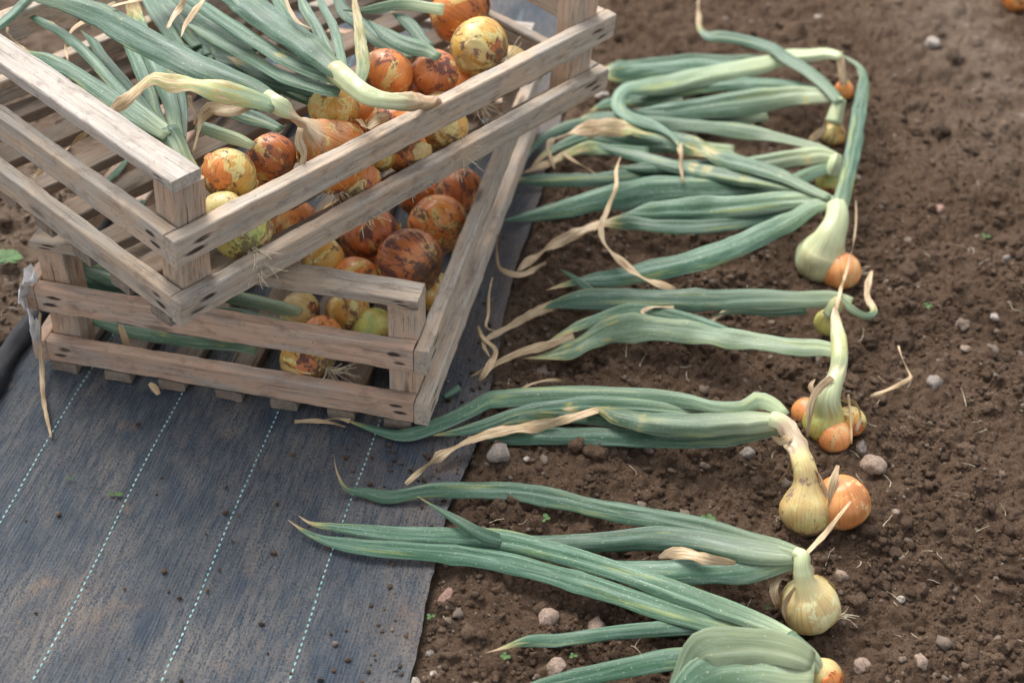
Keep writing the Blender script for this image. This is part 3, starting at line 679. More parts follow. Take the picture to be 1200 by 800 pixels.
# --- plant E : cluster of bulbs with upright neck
pl = plant('cluster of greenish onions with an upright knotted neck behind the tan one', 968, 500)
rbulb(pl, P(966, 493, .016), .0215, G([(970, 466), (976, 451), (982, 436), (984, 420), (983, 400), (980, 380), (979, 362)], [.044, .052, .058, .064, .068, .070, .070]), B_GR, (30, 24, 21, 20, 19, 14, 8), (.7, .7, .9, .6, .5, .8, .9), (0, .1, .5, .1, .15, .5, .9), top=10)
bulb(pl[0], pl[1], P(977, 511, .010), .0180, (-.2, .1, 1), B_ROW, 2, neck=False)
bulb(pl[0], pl[1], P(996, 494, .014), .0160, (-.3, .2, 1), B_YE, 2, neck=False)
bulb(pl[0], pl[1], P(946, 484, .010), .0165, (.3, .2, 1), B_ROW, 0, neck=False)
tube('dry_sheath', pl[0], pl[1], G([(975, 442), (960, 455), (951, 470), (948, 492), (946, 512)], [.064, .060, .052, .04, .028]), (8, 9, 9, 11, 5), DRY, 0, flat=.25)
tube('dry_sheath', pl[0], pl[1], G([(988, 468), (1002, 472), (1008, 486), (1003, 506)], [.03, .034, .03, .02]), (4, 7, 6, 4), DRY, 0, flat=.3)
tube('dry_sheath', pl[0], pl[1], G([(994, 462), (997, 490), (998, 520)], [.036, .03, .02]), (4, 4, 3), (1.5,), 0, flat=.4)
leaf(pl, [(984, 412), (965, 408), (940, 407), (895, 401), (853, 396), (800, 388), (767, 385), (735, 384), (715, 387), (697, 396), (667, 411), (640, 417), (613, 420)], (16, 18, 20, 23, 24, 25, 26, 26, 25, 22, 20, 16, 6), [.064, .062, .056, .046, .038, .032, .028, .024, .02, .018, .014, .012, .012], dry=(.1, .05, .1, .2, .22, .2, .3, .3, .35, .7), pale=(.9, .6, .6, .5, .45, .5, .4, .4, .6))
tube('dry_leaf_tip', pl[0], pl[1], G([(672, 393), (640, 405), (610, 413), (593, 420), (570, 432), (552, 441)], [.02, .02, .018, .016, .014, .014]), (8, 8, 8, 7, 6, 3), DRY, 0, flat=.4)
leaf(pl, [(860, 392), (832, 383), (788, 370), (745, 363), (702, 374), (665, 388), (640, 402)], (12, 15, 16, 15, 13, 11, 8), [.03, .026, .022, .016], dry=(0, .05, .1, .3, .55), pale=(.1, .3, .3))
leaf(pl, [(955, 462), (950, 452), (955, 444)], (6, 9, 6), [.05, .056], dry=(1,))

# --- plant F : small plant with the long straight leaf
pl = plant('small onion with one long straight leaf and a curled dry stub to its right', 972, 380)
bulb(pl[0], pl[1], P(970, 378, .018), .0150, (.2, .2, 1), B_GR, 0)
tube('neck', pl[0], pl[1], G([(972, 370), (978, 360), (985, 352)], [.036, .046, .052]), (18, 18, 16), (.1, .4, .6), (.8,), flat=.9, vis=False)
leaf(pl, [(998, 354), (985, 351), (940, 351), (897, 350), (830, 351), (767, 352), (720, 351), (680, 352), (645, 358), (630, 364)], (12, 16, 18, 21, 23, 23, 22, 20, 14, 8), [.05, .048, .042, .034, .028, .024, .02, .018], dry=(.1, 0, 0, 0, 0, 0, 0, .2, .7), pale=(1, .6, .3, .2, .2, .1))
tube('dry_leaf_tip', pl[0], pl[1], G([(650, 357), (625, 367), (605, 378), (585, 389), (570, 398), (567, 404), (574, 418)], [.018, .018, .016, .016, .016, .016, .014]), (11, 10, 9, 8, 6, 7, 3), DRY, 0, flat=.35)
leaf(pl, [(945, 364), (905, 366), (860, 365), (830, 372)], (8, 9, 7, 5), [.03, .022, .018], dry=(0, 0, .3), pale=(.3,))
tube('dry_leaf_tip', pl[0], pl[1], G([(868, 364), (850, 366), (836, 374), (826, 379)], .018), (7, 8, 7, 4), DRY, 0, flat=.35)
tube('dry_sheath', pl[0], pl[1], G([(985, 350), (998, 362), (1010, 369), (1022, 369), (1024, 362), (1017, 350), (1017, 335), (1021, 318)], [.052, .046, .04, .034, .032, .032, .034, .036]), (10, 10, 9, 9, 9, 8, 9, 6), (.3, .2, .1, .2, .5, .9, 1.2, 1.2), (.8, .5, .2, .4), flat=.6)
tube('dry_sheath', pl[0], pl[1], G([(980, 362), (985, 340), (992, 318), (999, 290), (1003, 262), (1003, 235)], [.07, .060, .05, .045, .045, .045]), (6, 5, 4, 4, 3, 3), (1.2,), 0, flat=.5)
tube('leaf', pl[0], pl[1], G([(700, 345), (685, 335), (668, 322), (655, 315)], [.018, .022, .024, .024]), (7, 9, 7, 3), (0, 0, .2), 0)

# --- plant G : pale cream bulb
pl = plant('cream white onion whose tall leaf bends over the row behind it', 963, 300)
rbulb(pl, P(961, 304, .020), .0285, G([(973, 278), (979, 263), (981, 251), (980, 240)], [.046, .056, .062, .066]), B_CREAM, (38, 30, 26, 22), (.5, .8, .9), (0,), flakes=0, top=9)
leaf(pl, [(984, 243), (989, 225), (994, 205), (1000, 175), (1005, 145), (1010, 115), (1012, 90), (1005, 76), (994, 69), (980, 62)], (22, 22, 22, 21, 20, 18, 15, 11, 9, 7), [.068, .068, .066, .064, .062, .060, .058, .056, .056, .056], dry=(0, .1, .2, .1, .15, .3, .2, .1, .3), pale=(.7, .2, .1, .2, .3, .5, .7), flat=.45)
leaf(pl, [(978, 240), (962, 240), (930, 257), (889, 277), (850, 294), (810, 307), (769, 316), (725, 325), (690, 328), (665, 333), (640, 340)], (12, 16, 21, 24, 25, 24, 22, 18, 14, 10, 5), [.064, .062, .052, .042, .032, .026, .022, .018, .014], dry=(0, 0, 0, 0, 0, .05, .2, .3, .9), pale=(.8, .3, 0, 0, .1))
leaf(pl, [(978, 236), (950, 234), (920, 235), (867, 241), (820, 244), (780, 246), (745, 249), (727, 251)], (12, 18, 20, 22, 22, 20, 14, 4), [.066, .060, .052, .042, .032, .024, .02], dry=(0, 0, 0, .1, .1, .3), pale=(.8, .4, .1, .1))
leaf(pl, [(940, 245), (900, 255), (850, 263), (810, 266), (769, 265), (735, 261), (712, 262), (692, 266)], (10, 14, 16, 16, 15, 15, 14, 12), [.04, .034, .026, .02, .018], dry=(0, 0, 0, .1, .45, .8), pale=(.2, .1))
tube('dry_leaf_tip', pl[0], pl[1], G([(705, 262), (677, 272), (655, 284), (637, 294), (615, 310), (607, 318)], [.02, .02, .02, .016, .014, .014]), (13, 13, 13, 12, 10, 5), DRY, 0, flat=.3)
leaf(pl, [(982, 238), (960, 228), (929, 220), (900, 214), (867, 209), (830, 202), (795, 196), (769, 190), (735, 180), (700, 172)], (12, 14, 16, 17, 18, 18, 18, 17, 15, 10), [.068, .064, .056, .048, .042, .036, .03, .028], dry=(0, 0, 0, .1, .1), pale=(.8, .4, .2, .1))
leaf(pl, [(972, 232), (945, 220), (918, 207), (885, 196), (855, 188), (824, 176), (795, 165), (769, 156), (740, 151), (703, 150), (670, 156), (646, 164)], (10, 14, 17, 20, 22, 22, 22, 20, 19, 17, 14, 9), [.07, .068, .064, .058, .052, .046, .042, .038, .036, .034, .034], dry=(0, 0, 0, .1, .5, .2, .3, .6, .9, 1.1), pale=(.6, .3, .2, .1, .2))
tube('dry_leaf_tip', pl[0], pl[1], G([(648, 162), (642, 172), (646, 186), (650, 198)], [.034, .032, .026, .02]), (8, 7, 6, 3), DRY, 0, flat=.35)
pl = plant('orange onion half hidden under the cream white one', 992, 322)
bulb(pl[0], pl[1], P(985, 318, .016), .0232, (-.2, .4, 1), B_ROW, 1, .98, neck=False)
roots(pl[0], pl[1], P(1008, 318, .01), (1, 0, .3), .02, 6)

# --- plant H : behind it
pl = plant('onion with a pale thick sheath, third fan of leaves from the far end', 980, 215)
bulb(pl[0], pl[1], P(972, 214, .016), .0165, (.2, .3, 1), B_GR, 1)
tube('neck', pl[0], pl[1], G([(974, 205), (978, 195), (980, 186)], [.036, .046, .05]), (18, 17, 16), (0, .1), (.9,), flat=.9, vis=False)
leaf(pl, [(986, 187), (965, 183), (933, 186), (900, 192), (860, 196), (820, 196), (780, 196), (740, 197), (715, 195)], (12, 22, 24, 24, 22, 20, 18, 12, 5), [.05, .048, .04, .034, .028, .022], dry=(0,), pale=(1, .8, .4, .2, 0), flat=.6)
leaf(pl, [(980, 183), (955, 172), (933, 166), (895, 158), (867, 154), (802, 147), (769, 146), (720, 143), (680, 146), (650, 155), (628, 170), (615, 190)], (10, 14, 15, 17, 18, 18, 18, 17, 15, 14, 12, 6), [.052, .05, .044, .036, .03, .024, .02], dry=(0, .1, .2, .1, 0, 0, .1), pale=(.8, .3, .1))
leaf(pl, [(978, 194), (946, 205), (929, 214), (890, 221), (850, 222), (800, 221), (769, 222), (735, 228), (703, 234), (670, 243), (637, 250), (610, 255), (585, 259)], (12, 16, 20, 24, 27, 28, 28, 27, 25, 21, 17, 13, 5), [.044, .040, .034, .028, .022, .018, .016, .014], dry=(0, 0, 0, 0, 0, 0, .05, .3), pale=(.4, .1, 0))
leaf(pl, [(880, 210), (830, 206), (777, 204), (725, 209), (680, 212), (637, 212), (610, 211), (592, 208)], (8, 13, 16, 16, 14, 13, 10, 4), [.024, .02, .018, .02, .022], dry=(0, 0, .1, .15, .2, .9))
leaf(pl, [(860, 176), (800, 172), (760, 170), (720, 165), (690, 160), (665, 168), (640, 180), (620, 200)], (12, 15, 16, 16, 14, 13, 10, 6), [.026, .022, .018, .014])
tube('leaf', pl[0], pl[1], G([(760, 178), (720, 176), (690, 173), (665, 180), (640, 193), (612, 203)], [.024, .026, .026, .024, .02, .016]), (12, 13, 13, 10, 9, 5), (.1, .2, .4, .5, .8, 1), (.3,), flat=.4)
tube('dry_leaf_tip', pl[0], pl[1], G([(660, 180), (675, 190), (690, 199), (700, 205)], [.026, .022, .018, .014]), (6, 7, 6, 3), DRY, 0, flat=.4)

# --- plant I
pl = plant('onion with a dark wrinkled neck, second fan of leaves from the far end', 978, 155)
bulb(pl[0], pl[1], P(976, 157, .014), .0160, (.2, .2, 1), B_YE, 1)
tube('neck', pl[0], pl[1], G([(977, 145), (981, 130), (984, 118)], [.036, .048, .056]), (20, 18, 17), (.1, .3, .1), (.9,), flat=.9, vis=False)
tube('dry_sheath', pl[0], pl[1], G([(968, 138), (966, 150), (955, 160), (948, 164)], [.04, .03, .02, .014]), (6, 8, 6, 3), DRY, 0, flat=.3)
leaf(pl, [(984, 120), (970, 103), (950, 86), (924, 69), (905, 57), (889, 52), (865, 46), (846, 43), (830, 42), (822, 36), (819, 18), (818, -5)], (14, 17, 19, 19, 18, 16, 14, 13, 11, 9, 7, 5), [.060, .062, .062, .060, .058, .056, .054, .052, .05, .05, .056, .06], dry=(0, 0, 0, 0, 0, 0, 0, .2, .7, .9), pale=(.5, .1, 0))
leaf(pl, [(982, 114), (960, 112), (935, 112), (900, 117), (867, 122), (825, 127), (780, 132), (755, 131), (735, 128)], (12, 20, 23, 26, 27, 25, 20, 14, 5), [.056, .050, .042, .034, .028, .022], dry=(0, .05, 0, 0, 0, .1, .2), pale=(.9, .7, .4, .1, .1))
leaf(pl, [(960, 106), (924, 101), (890, 99), (859, 99), (825, 102), (790, 107), (760, 113), (740, 118)], (10, 14, 16, 16, 16, 14, 11, 5), [.044, .036, .028, .022], dry=(0, 0, 0, .15, .4), pale=(.2, 0))
leaf(pl, [(900, 137), (840, 143), (790, 141), (750, 143), (720, 138), (690, 140), (660, 150)], (10, 13, 14, 14, 13, 12, 8), [.02, .018, .016])

# --- plant J : farthest
pl = plant('farthest onion of the row with a dry orange neck under its bent leaves', 988, 100)
bulb(pl[0], pl[1], P(989, 106, .012), .0135, (-.1, .2, 1), B_OR, 1)
tube('neck', pl[0], pl[1], G([(989, 100), (987, 85), (984, 70), (980, 64)], [.03, .044, .056, .058]), (12, 9, 9, 10), (.9, .9, .7, .4), (.6,), flat=.8, vis=False)
leaf(pl, [(986, 66), (968, 63), (950, 65), (924, 67), (895, 76), (867, 82), (824, 90), (780, 100), (755, 103), (735, 106), (726, 114), (726, 127), (738, 137), (756, 144), (775, 151), (788, 160), (796, 173)], (10, 13, 15, 17, 21, 23, 25, 24, 22, 20, 20, 20, 18, 16, 13, 11, 8), [.06, .058, .054, .050, .046, .042, .038, .036, .038, .040, .040, .040, .044, .046, .048, .05, .05], dry=(0, 0, 0, 0, 0, 0, 0, 0, 0, .1, .5), pale=(1, .8, .4, .1, 0), flat=.35)
tube('dry_leaf_tip', pl[0], pl[1], G([(796, 170), (798, 182), (798, 196), (801, 215)], [.05, .048, .044, .04]), (8, 7, 6, 3), DRY, 0, flat=.35)
leaf(pl, [(930, 67), (902, 71), (870, 72), (846, 72), (812, 70), (780, 73), (745, 76), (715, 79), (700, 80)], (10, 13, 15, 15, 14, 13, 12, 9, 5), [.044, .036, .03, .024], pale=(.5, .1))
leaf(pl, [(880, 82), (850, 84), (812, 81), (780, 82), (745, 85), (715, 87), (690, 92)], (12, 18, 22, 23, 23, 20, 12), [.034, .028, .024, .02], pale=(.1,))
leaf(pl, [(800, 118), (760, 119), (735, 118), (705, 125), (690, 132)], (10, 14, 14, 12, 8), [.02, .016])

# --- loose dry pieces and twisted blades
def scrap(label, pts, w, h, name='dry_leaf', dry=DRY, pale=0, flat=.35, cat='dry leaf'):
    loc = tuple(P(pts[0][0], pts[0][1], 0)); g = G(pts, h)
    o = tube(name, None, loc, g, w, dry, pale, flat=flat); o.location = loc; tag(o, label, cat, 'withered leaf strips' if cat == 'dry leaf' else None); return o
scrap('long twisted tan dry blade arching over the green leaves in the middle of the row', [(727, 184), (722, 200), (722, 218), (712, 245), (704, 270), (708, 285), (725, 303), (742, 318), (758, 328), (775, 334), (792, 339)], (3, 5, 6, 7, 8, 8, 9, 9, 9, 8, 3), [.055, .056, .054, .05, .046, .044, .042, .04, .036, .03, .026])
scrap('thin dry stem loop lying on soil between two green leaf fans', [(606, 459), (622, 450), (648, 445), (675, 450), (702, 459)], (3, 4, 3, 3, 2), .018)
scrap('pale dry bent stalk lying on the bare soil to the right of the row', [(1020, 464), (1040, 457), (1058, 448), (1067, 443), (1062, 430), (1056, 416), (1053, 405)], (3, 4, 5, 6, 5, 4, 3), [.016, .018, .018, .018, .018, .022, .026], dry=(1.2,), pale=.5)
scrap('yellow dry tip curled beside the fabric edge near the crate', [(560, 382), (566, 396), (580, 408), (576, 424), (566, 440), (562, 446)], (3, 7, 6, 9, 6, 3), [.02, .018, .016, .018, .014, .01])
scrap('thin brown tendril hanging beside the crate side', [(583, 275), (582, 295), (590, 318), (604, 322), (640, 308)], (3, 4, 5, 7, 5), [.03, .024, .02, .018, .018])
scrap('brown tendril upright against the weed fabric edge', [(577, 325), (573, 345), (572, 370), (570, 384), (582, 388)], (2, 3, 4, 4, 3), [.03, .026, .02, .016, .016])
scrap('long yellow dry leaf hanging from the lower crate onto the weed fabric', [(47, 366), (46, 388), (47, 405), (49, 430), (50, 460), (55, 490), (60, 512)], (5, 6, 6, 6, 6, 5, 3), [.08, .06, .045, .02, .013, .012, .010], dry=(.8, .75, 1.2))
scrap('dry leaf scrap poking out under the front of the lower crate', [(345, 494), (370, 493), (392, 496), (405, 500)], (3, 4, 4, 3), .012)
scrap('small tan dry leaf between the soil and the fabric under the long leaves', [(760, 372), (752, 366), (760, 361), (790, 360)], (3, 5, 4, 3), .03)

# ================================================================ onions in the crates
def conion(label, u, v, rpx, mat, which, c, axis, flakes=2, rt=None, squash=.97, neckpts=None, group=None):
    on = onU if which == 'U' else onL; fn = wU if which == 'U' else wL
    p = on(u, v, c); wp = fn(p); r = rpx*mpp(wp)
    while c > .0125+r*.92 and (p.x > -T_-r*.93 or p.y < T_+r*.93):
        c -= .002; p = on(u, v, c)
    wp = fn(p); r = rpx*mpp(wp)
    # keep the bulb inside the slatted walls
    q = Vector((min(p.x, -T_-r*.93), max(p.y, T_+r*.93), max(p.z, .0125+r*.9)))
    if (q-p).length > 1e-5:
        s_ = fn(q); dvec = Vector(ray(u, v)); t = (s_-Vector(CAM)).dot(dvec)/dvec.dot(dvec)
    wp = fn(q)
    loc = tuple(wp-Vector((0, 0, r))); root = empty('onion', loc, label, 'onion', group)
    bulb(root, loc, wp, r, axis, mat, flakes, squash, neck=(flakes == 3))
    if rt is not None: roots(root, loc, Vector(wp)-Vector(axis).normalized()*r*.88, rt, .038, 34, 1.1, .0006)
    return root, loc, wp, r
UPc = [
 ('yellow and orange onion with a dark skin patch just behind the upper crate corner post', 268, 205, 33, B_YE, .085, (.2, .8, .5), 2, None),
 ('orange onion with purple brown skin, between the corner onion and the big one', 318, 185, 30, B_RE, .075, (-.6, .5, .5), 1, None),
 ('mottled tan onion directly behind the largest one', 391, 127, 31, B_YE, .085, (.1, -.4, .8), 1, None),
 ('yellow onion with roots seen through the gap below the middle slat', 282, 270, 36, B_GR, .048, (-.4, .7, .3), 1, (.5, -.6, -.3)),
 ('plain orange onion lying in the middle beneath the thick pale stem', 453, 89, 33, B_OR, .085, (.3, .6, .4), 1, None),
 ('dark blotched onion next to the plain orange one', 510, 86, 28, B_RE, .085, (.2, -.6, .6), 2, None),
 ('big pale patched onion with root tuft against the far side of the upper crate', 562, 56, 36, B_YE, .085, (-.8, .5, .2), 2, (1, -.3, .1)),
 ('smooth orange onion at the far end near the top edge', 539, 16, 37, B_OR, .07, (-.8, .3, .3), 1, None),
 ('small reddish onion tucked behind the plain orange one', 460, 66, 24, B_RE, .06, (-.4, .5, .5), 1, None),
 ('brown onion behind the middle slat left of the thick stem', 462, 150, 33, B_RE, .09, (-.3, .6, .5), 3, None),
 ('onion with dangling roots seen below the middle slat at mid length', 478, 180, 27, B_OR, .05, (-.2, .8, .5), 2, (.3, -.5, -.6)),
 ('orange and green onion below the middle slat towards the far end', 522, 152, 28, B_YE, .055, (-.5, .7, .5), 1, (.6, -.5, -.2)),
 ('pinkish onion top showing just above the middle slat at the corner', 262, 248, 26, B_TAN, .075, (-.2, .5, .8), 1, None),
 ('onion under the others whose orange side fills the gap at mid length', 420, 215, 30, B_OR, .05, (-.3, .7, .4), 2, (.2, -.6, -.5)),
 ('shaded onion deep under the pile at the far half', 500, 120, 30, B_RE, .045, (.3, .6, .4), 0, None),
 ('half buried onion below the pale patched one', 545, 105, 30, B_OR, .04, (-.5, .6, .3), 0, (.7, -.4, 0)),
 ('onion wedged between the big one and the middle slat near the corner', 335, 222, 27, B_OR, .04, (-.3, .6, .5), 1, None),
 ('shaded yellow onion under the slat right of the big one', 440, 178, 27, B_YE, .04, (.2, .7, .5), 1, None),
 ('tan onion at the far end showing behind the root tuft', 596, 78, 25, B_TAN, .045, (-.6, .5, .3), 1, None),
 ('small onion filling the hollow beside the purple brown one', 296, 226, 24, B_RE, .04, (.4, .5, .6), 1, None),
 ('orange onion shoulder between the thick stem and the mottled tan onion', 428, 132, 25, B_OR, .055, (.3, .4, .7), 1, None),
]
for lb, u, v, r, m_, c, ax, fl, rt in UPc:
    conion(lb, u, v, r, m_, 'U', c, ax, fl, rt, group='onions piled in the upper crate')
LOc = [
 ('large orange brown onion with a green root plate at the right of the lower crate', 480, 308, 41, B_RE, .075, (-.7, .6, -.1), 1, None),
 ('orange and yellow onion behind the large brown one', 513, 264, 37, B_OR, .07, (-.7, .5, .3), 1, None),
 ('dusky orange onion in the shade left of the large brown one', 434, 277, 36, B_RE, .06, (-.4, .6, .5), 1, None),
 ('farthest visible onion in the lower crate beside the long side slat', 538, 225, 31, B_RE, .06, (-.4, .5, .6), 1, None),
 ('mottled yellow onion just behind the end of the top slat', 377, 303, 28, B_YE, .07, (.6, .6, .3), 1, None),
 ('bright orange onion peeping over the top slat', 417, 330, 31, B_OR, .055, (.2, .7, .5), 1, None),
 ('yellow green onion seen between the top slat and the middle slat', 437, 386, 27, B_GR, .035, (-.4, .6, .5), 1, None),
 ('tan onion at the end of the green stalks between the slats', 352, 366, 25, B_TAN, .045, (-1, .3, .2), 1, None),
 ('orange onion top left of the yellow green one', 378, 392, 24, B_OR, .05, (.2, .7, .5), 0, None),
 ('yellow patched onion with white roots showing through the lowest gap', 360, 428, 33, B_YE, .030, (-.8, .5, .1), 2, (1, -.25, -.1)),
 ('brown onion in the middle of the gap between the slats', 408, 366, 27, B_YE, .045, (-.3, .6, .5), 1, None),
 ('onion in deep shade behind the right corner post', 470, 415, 28, B_RE, .03, (-.4, .6, .5), 0, None),
 ('shaded orange onion under the long slat of the upper crate', 345, 262, 30, B_OR, .06, (.3, .7, .4), 0, None),
 ('deep lying onion in the lower crate left of the farthest one', 492, 228, 29, B_OR, .04, (.3, .6, .5), 0, None),
 ('dim onion between the dusky orange one and the upper crate', 400, 262, 29, B_YE, .04, (-.3, .6, .5), 0, None),
 ('brown onion low down behind the large orange brown one', 452, 318, 27, B_OR, .03, (.2, .6, .6), 0, None),
 ('small onion at the bottom against the long side slat', 505, 345, 26, B_YE, .03, (-.5, .5, .5), 0, None),
]
for lb, u, v, r, m_, c, ax, fl, rt in LOc:
    conion(lb, u, v, r, m_, 'L', c, ax, fl, rt, group='onions lying in the lower crate')

# leaf bundles in the upper crate: heights are world heights over the upper crate
def fan(label, u, v, z, name='onion_leaves', cat='onion leaves', group='leaf bundles in the crates'):
    loc = tuple(P(u, v, z)); return (empty(name, loc, label, cat, group), loc)
Z0 = float(OU[2])
q_ = onU(392, 181, .066); q_ = Vector((min(q_.x, -T_-.0335), q_.y, q_.z)); bc = wU(q_); lc = tuple(P(391, 192, Z0+.06))
f1 = (empty('onion', lc, 'largest orange onion in the upper crate, its wide green blade reaching the top left', 'onion', 'onions piled in the upper crate'), lc)
rbulb(f1, bc, .0352, G([(351, 143), (345, 137), (339, 132), (330, 126), (314, 118)], [Z0+.122, Z0+.130, Z0+.136, Z0+.142, Z0+.142]), B_OR, (27, 25, 25, 24, 24), (.1, .3, .8, 1), (.9, .9, .6, .1, 0), flakes=3, top=10)
roots(f1[0], f1[1], wU(q_+Vector((.012, -.012, -.02))), (.3, -.6, -.5), .034, 22, .9, .0006)
leaf(f1, [(322, 122), (297, 107), (266, 94), (236, 82), (200, 64), (169, 48), (140, 32), (118, 19), (80, 5), (44, -4), (0, -16)], (22, 28, 32, 35, 37, 36, 34, 30, 22, 14, 6), [Z0+.142, Z0+.15, Z0+.155, Z0+.155, Z0+.15, Z0+.145, Z0+.14], dry=(0, 0, 0, 0, .05, .1, .3), pale=(.6, .2, .1, 0, 0, .1, .5, .6), flat=.3)
leaf(f1, [(322, 126), (304, 119), (280, 112), (253, 106), (225, 100), (202, 98), (178, 93), (163, 103), (148, 117), (135, 126), (118, 140)], (14, 17, 18, 20, 19, 18, 15, 14, 14, 13, 10), [Z0+.145, Z0+.15, Z0+.155, Z0+.16, Z0+.16, Z0+.15, Z0+.14, Z0+.125], dry=(.1, .3, .45, .5, .45, .6, .6, .7, .8, 1), pale=(.5, .7, .8, .7, .5), flat=.35)
tube('dry_leaf_tip', f1[0], f1[1], G([(122, 136), (101, 155), (88, 167), (70, 182), (52, 196), (38, 208)], [Z0+.125, Z0+.10, Z0+.085, Z0+.07, Z0+.05, Z0+.03]), (11, 10, 9, 8, 8, 5), DRY, 0, flat=.3)
f2 = fan('fan of slim green leaves spreading left from beside the corner post', 215, 185, Z0+.06)
tube('neck', f2[0], f2[1], G([(224, 205), (214, 185), (205, 166), (196, 152)], [Z0+.09, Z0+.10, Z0+.105, Z0+.11]), (24, 22, 26, 26), (0,), (1, .8, .5, .2), flat=.7, vis=False)
H2 = [Z0+.11, Z0+.115, Z0+.12, Z0+.12, Z0+.115]
leaf(f2, [(198, 155), (175, 137), (152, 118), (128, 93), (106, 68), (84, 47), (50, 26), (18, 9)], (12, 14, 14, 14, 13, 12, 10, 4), H2, dry=(0, 0, 0, .1))
leaf(f2, [(200, 158), (182, 142), (158, 112), (135, 84), (120, 66), (108, 48), (95, 36)], (12, 15, 15, 15, 14, 12, 8), [Z0+.10, Z0+.105, Z0+.105, Z0+.10], dry=(0, 0, 0, .1, .3))
tube('dry_leaf_tip', f2[0], f2[1], G([(97, 26), (88, 32), (80, 42), (77, 55), (80, 72)], Z0+.115), (7, 6, 4, 4, 2), DRY, 0, flat=.4)
leaf(f2, [(203, 158), (189, 145), (175, 108), (162, 74), (152, 52), (140, 28), (125, -10)], (12, 16, 18, 18, 17, 16, 12), [Z0+.10, Z0+.10, Z0+.095, Z0+.09])
leaf(f2, [(208, 162), (204, 140), (197, 112), (189, 90), (178, 66), (169, 45), (160, 20), (148, -20)], (14, 18, 22, 24, 24, 22, 20, 16), [Z0+.105, Z0+.105, Z0+.10, Z0+.095])
leaf(f2, [(212, 165), (212, 140), (208, 115), (205, 95), (198, 70)], (14, 20, 24, 22, 18), [Z0+.09, Z0+.09, Z0+.08])
leaf(f2, [(196, 160), (178, 148), (155, 131), (128, 112), (105, 97), (84, 83), (60, 71), (38, 63), (28, 58)], (12, 18, 20, 20, 20, 19, 16, 11, 5), H2, dry=(0, 0, 0, 0, .1, .5))
leaf(f2, [(196, 166), (175, 157), (150, 143), (125, 127), (98, 110), (76, 94)], (12, 16, 18, 18, 16, 8), [Z0+.10, Z0+.10, Z0+.095])
tube('dry_leaf_tip', f2[0], f2[1], G([(30, 60), (18, 52), (10, 42), (9, 32)], [Z0+.115, Z0+.115, Z0+.12, Z0+.12]), (7, 5, 4, 3), DRY, 0, flat=.4)
f2b = fan('dark green blade crossing the very top left corner', 20, 20, Z0+.10)
leaf(f2b, [(-20, 45), (0, 29), (18, 14), (34, -4), (50, -25)], (12, 14, 14, 12, 8), Z0+.13, pale=(0,), dry=(0,))
q_ = onU(517, 128, .052); q_ = Vector((min(q_.x, -T_-.0225), q_.y, q_.z)); bc = wU(q_); lc = tuple(P(512, 124, Z0+.06))
f3 = (empty('onion', lc, 'brown onion at the rail whose thick pale stem opens into a broad leaf bundle', 'onion', 'onions piled in the upper crate'), lc)
rbulb(f3, bc, .0235, G([(490, 119), (475, 119), (458, 119), (436, 114), (420, 105), (405, 93), (393, 83)], [Z0+.125, Z0+.135, Z0+.142, Z0+.145, Z0+.145, Z0+.145, Z0+.145]), B_RE, (26, 24, 23, 24, 25, 26, 27), (.2, .5, .8, .8, .75, .7, .5), (.6, .3, .05), flakes=1, top=10)
leaf(f3, [(402, 90), (389, 80), (375, 67), (362, 56), (340, 41), (318, 26), (295, 9), (270, -8), (235, -30)], (18, 26, 32, 36, 40, 40, 38, 34, 26), [Z0+.148, Z0+.15, Z0+.155, Z0+.15, Z0+.145, Z0+.14], dry=(0,), pale=(.3, .1, 0), flat=.3)
leaf(f3, [(402, 98), (385, 90), (360, 81), (335, 70), (310, 55), (284, 39), (258, 22), (234, 6), (205, -14)], (14, 16, 18, 19, 19, 19, 18, 17, 14), [Z0+.14, Z0+.14, Z0+.135, Z0+.13], dry=(0,), pale=(.5, .2, 0))
leaf(f3, [(398, 108), (385, 106), (360, 99), (335, 91), (310, 78), (284, 63), (260, 51), (238, 38), (214, 26)], (12, 15, 16, 17, 17, 16, 14, 12, 6), [Z0+.13, Z0+.13, Z0+.12, Z0+.115], dry=(0, 0, 0, .1, .25), pale=(.4, .3, .2, .3, .4))
leaf(f3, [(404, 90), (392, 78), (383, 58), (375, 40), (367, 24), (359, 10), (348, -12)], (12, 15, 16, 16, 15, 14, 12), [Z0+.15, Z0+.155], dry=(0,), pale=(.5, .2, 0))
leaf(f3, [(410, 92), (402, 80), (398, 62), (394, 46), (388, 28), (378, 8), (370, -12)], (10, 12, 13, 13, 12, 11, 9), [Z0+.15, Z0+.15], dry=(0, 0, .1), pale=(.4, .1))
leaf(f3, [(420, 100), (425, 80), (423, 55), (421, 34), (418, 15), (414, -10)], (14, 18, 18, 14, 11, 10), [Z0+.13, Z0+.135, Z0+.14], dry=(.3, .45, .5, .6), pale=(.6, .5, .3), flat=.25)
leaf(f3, [(392, 100), (370, 105), (345, 100), (315, 92), (290, 76), (265, 66)], (10, 18, 20, 20, 18, 10), [Z0+.11, Z0+.10, Z0+.09], pale=(0,))
leaf(f3, [(300, 60), (270, 40), (240, 20), (215, 0), (190, -25)], (16, 20, 22, 22, 20), [Z0+.10, Z0+.10], pale=(0,))
for a_ in range(9):
    x0 = 395-a_*4; y0 = 84+a_*3; ang = math.radians(214+a_*4.3+random.uniform(-3, 3)); L0 = random.uniform(120, 190)
    pts_ = [(x0+math.cos(ang)*L0*t+8*math.sin(t*3+a_), y0+math.sin(ang)*L0*t+5*math.sin(t*4+a_*2)) for t in (0, .25, .5, .75, 1)]
    leaf(f3, pts_, (10, 13, 13, 10, 4), [Z0+.115-a_*.003, Z0+.125-a_*.003, Z0+.115-a_*.003], pale=(.3, 0), dry=(0, 0, 0, 0, .1))
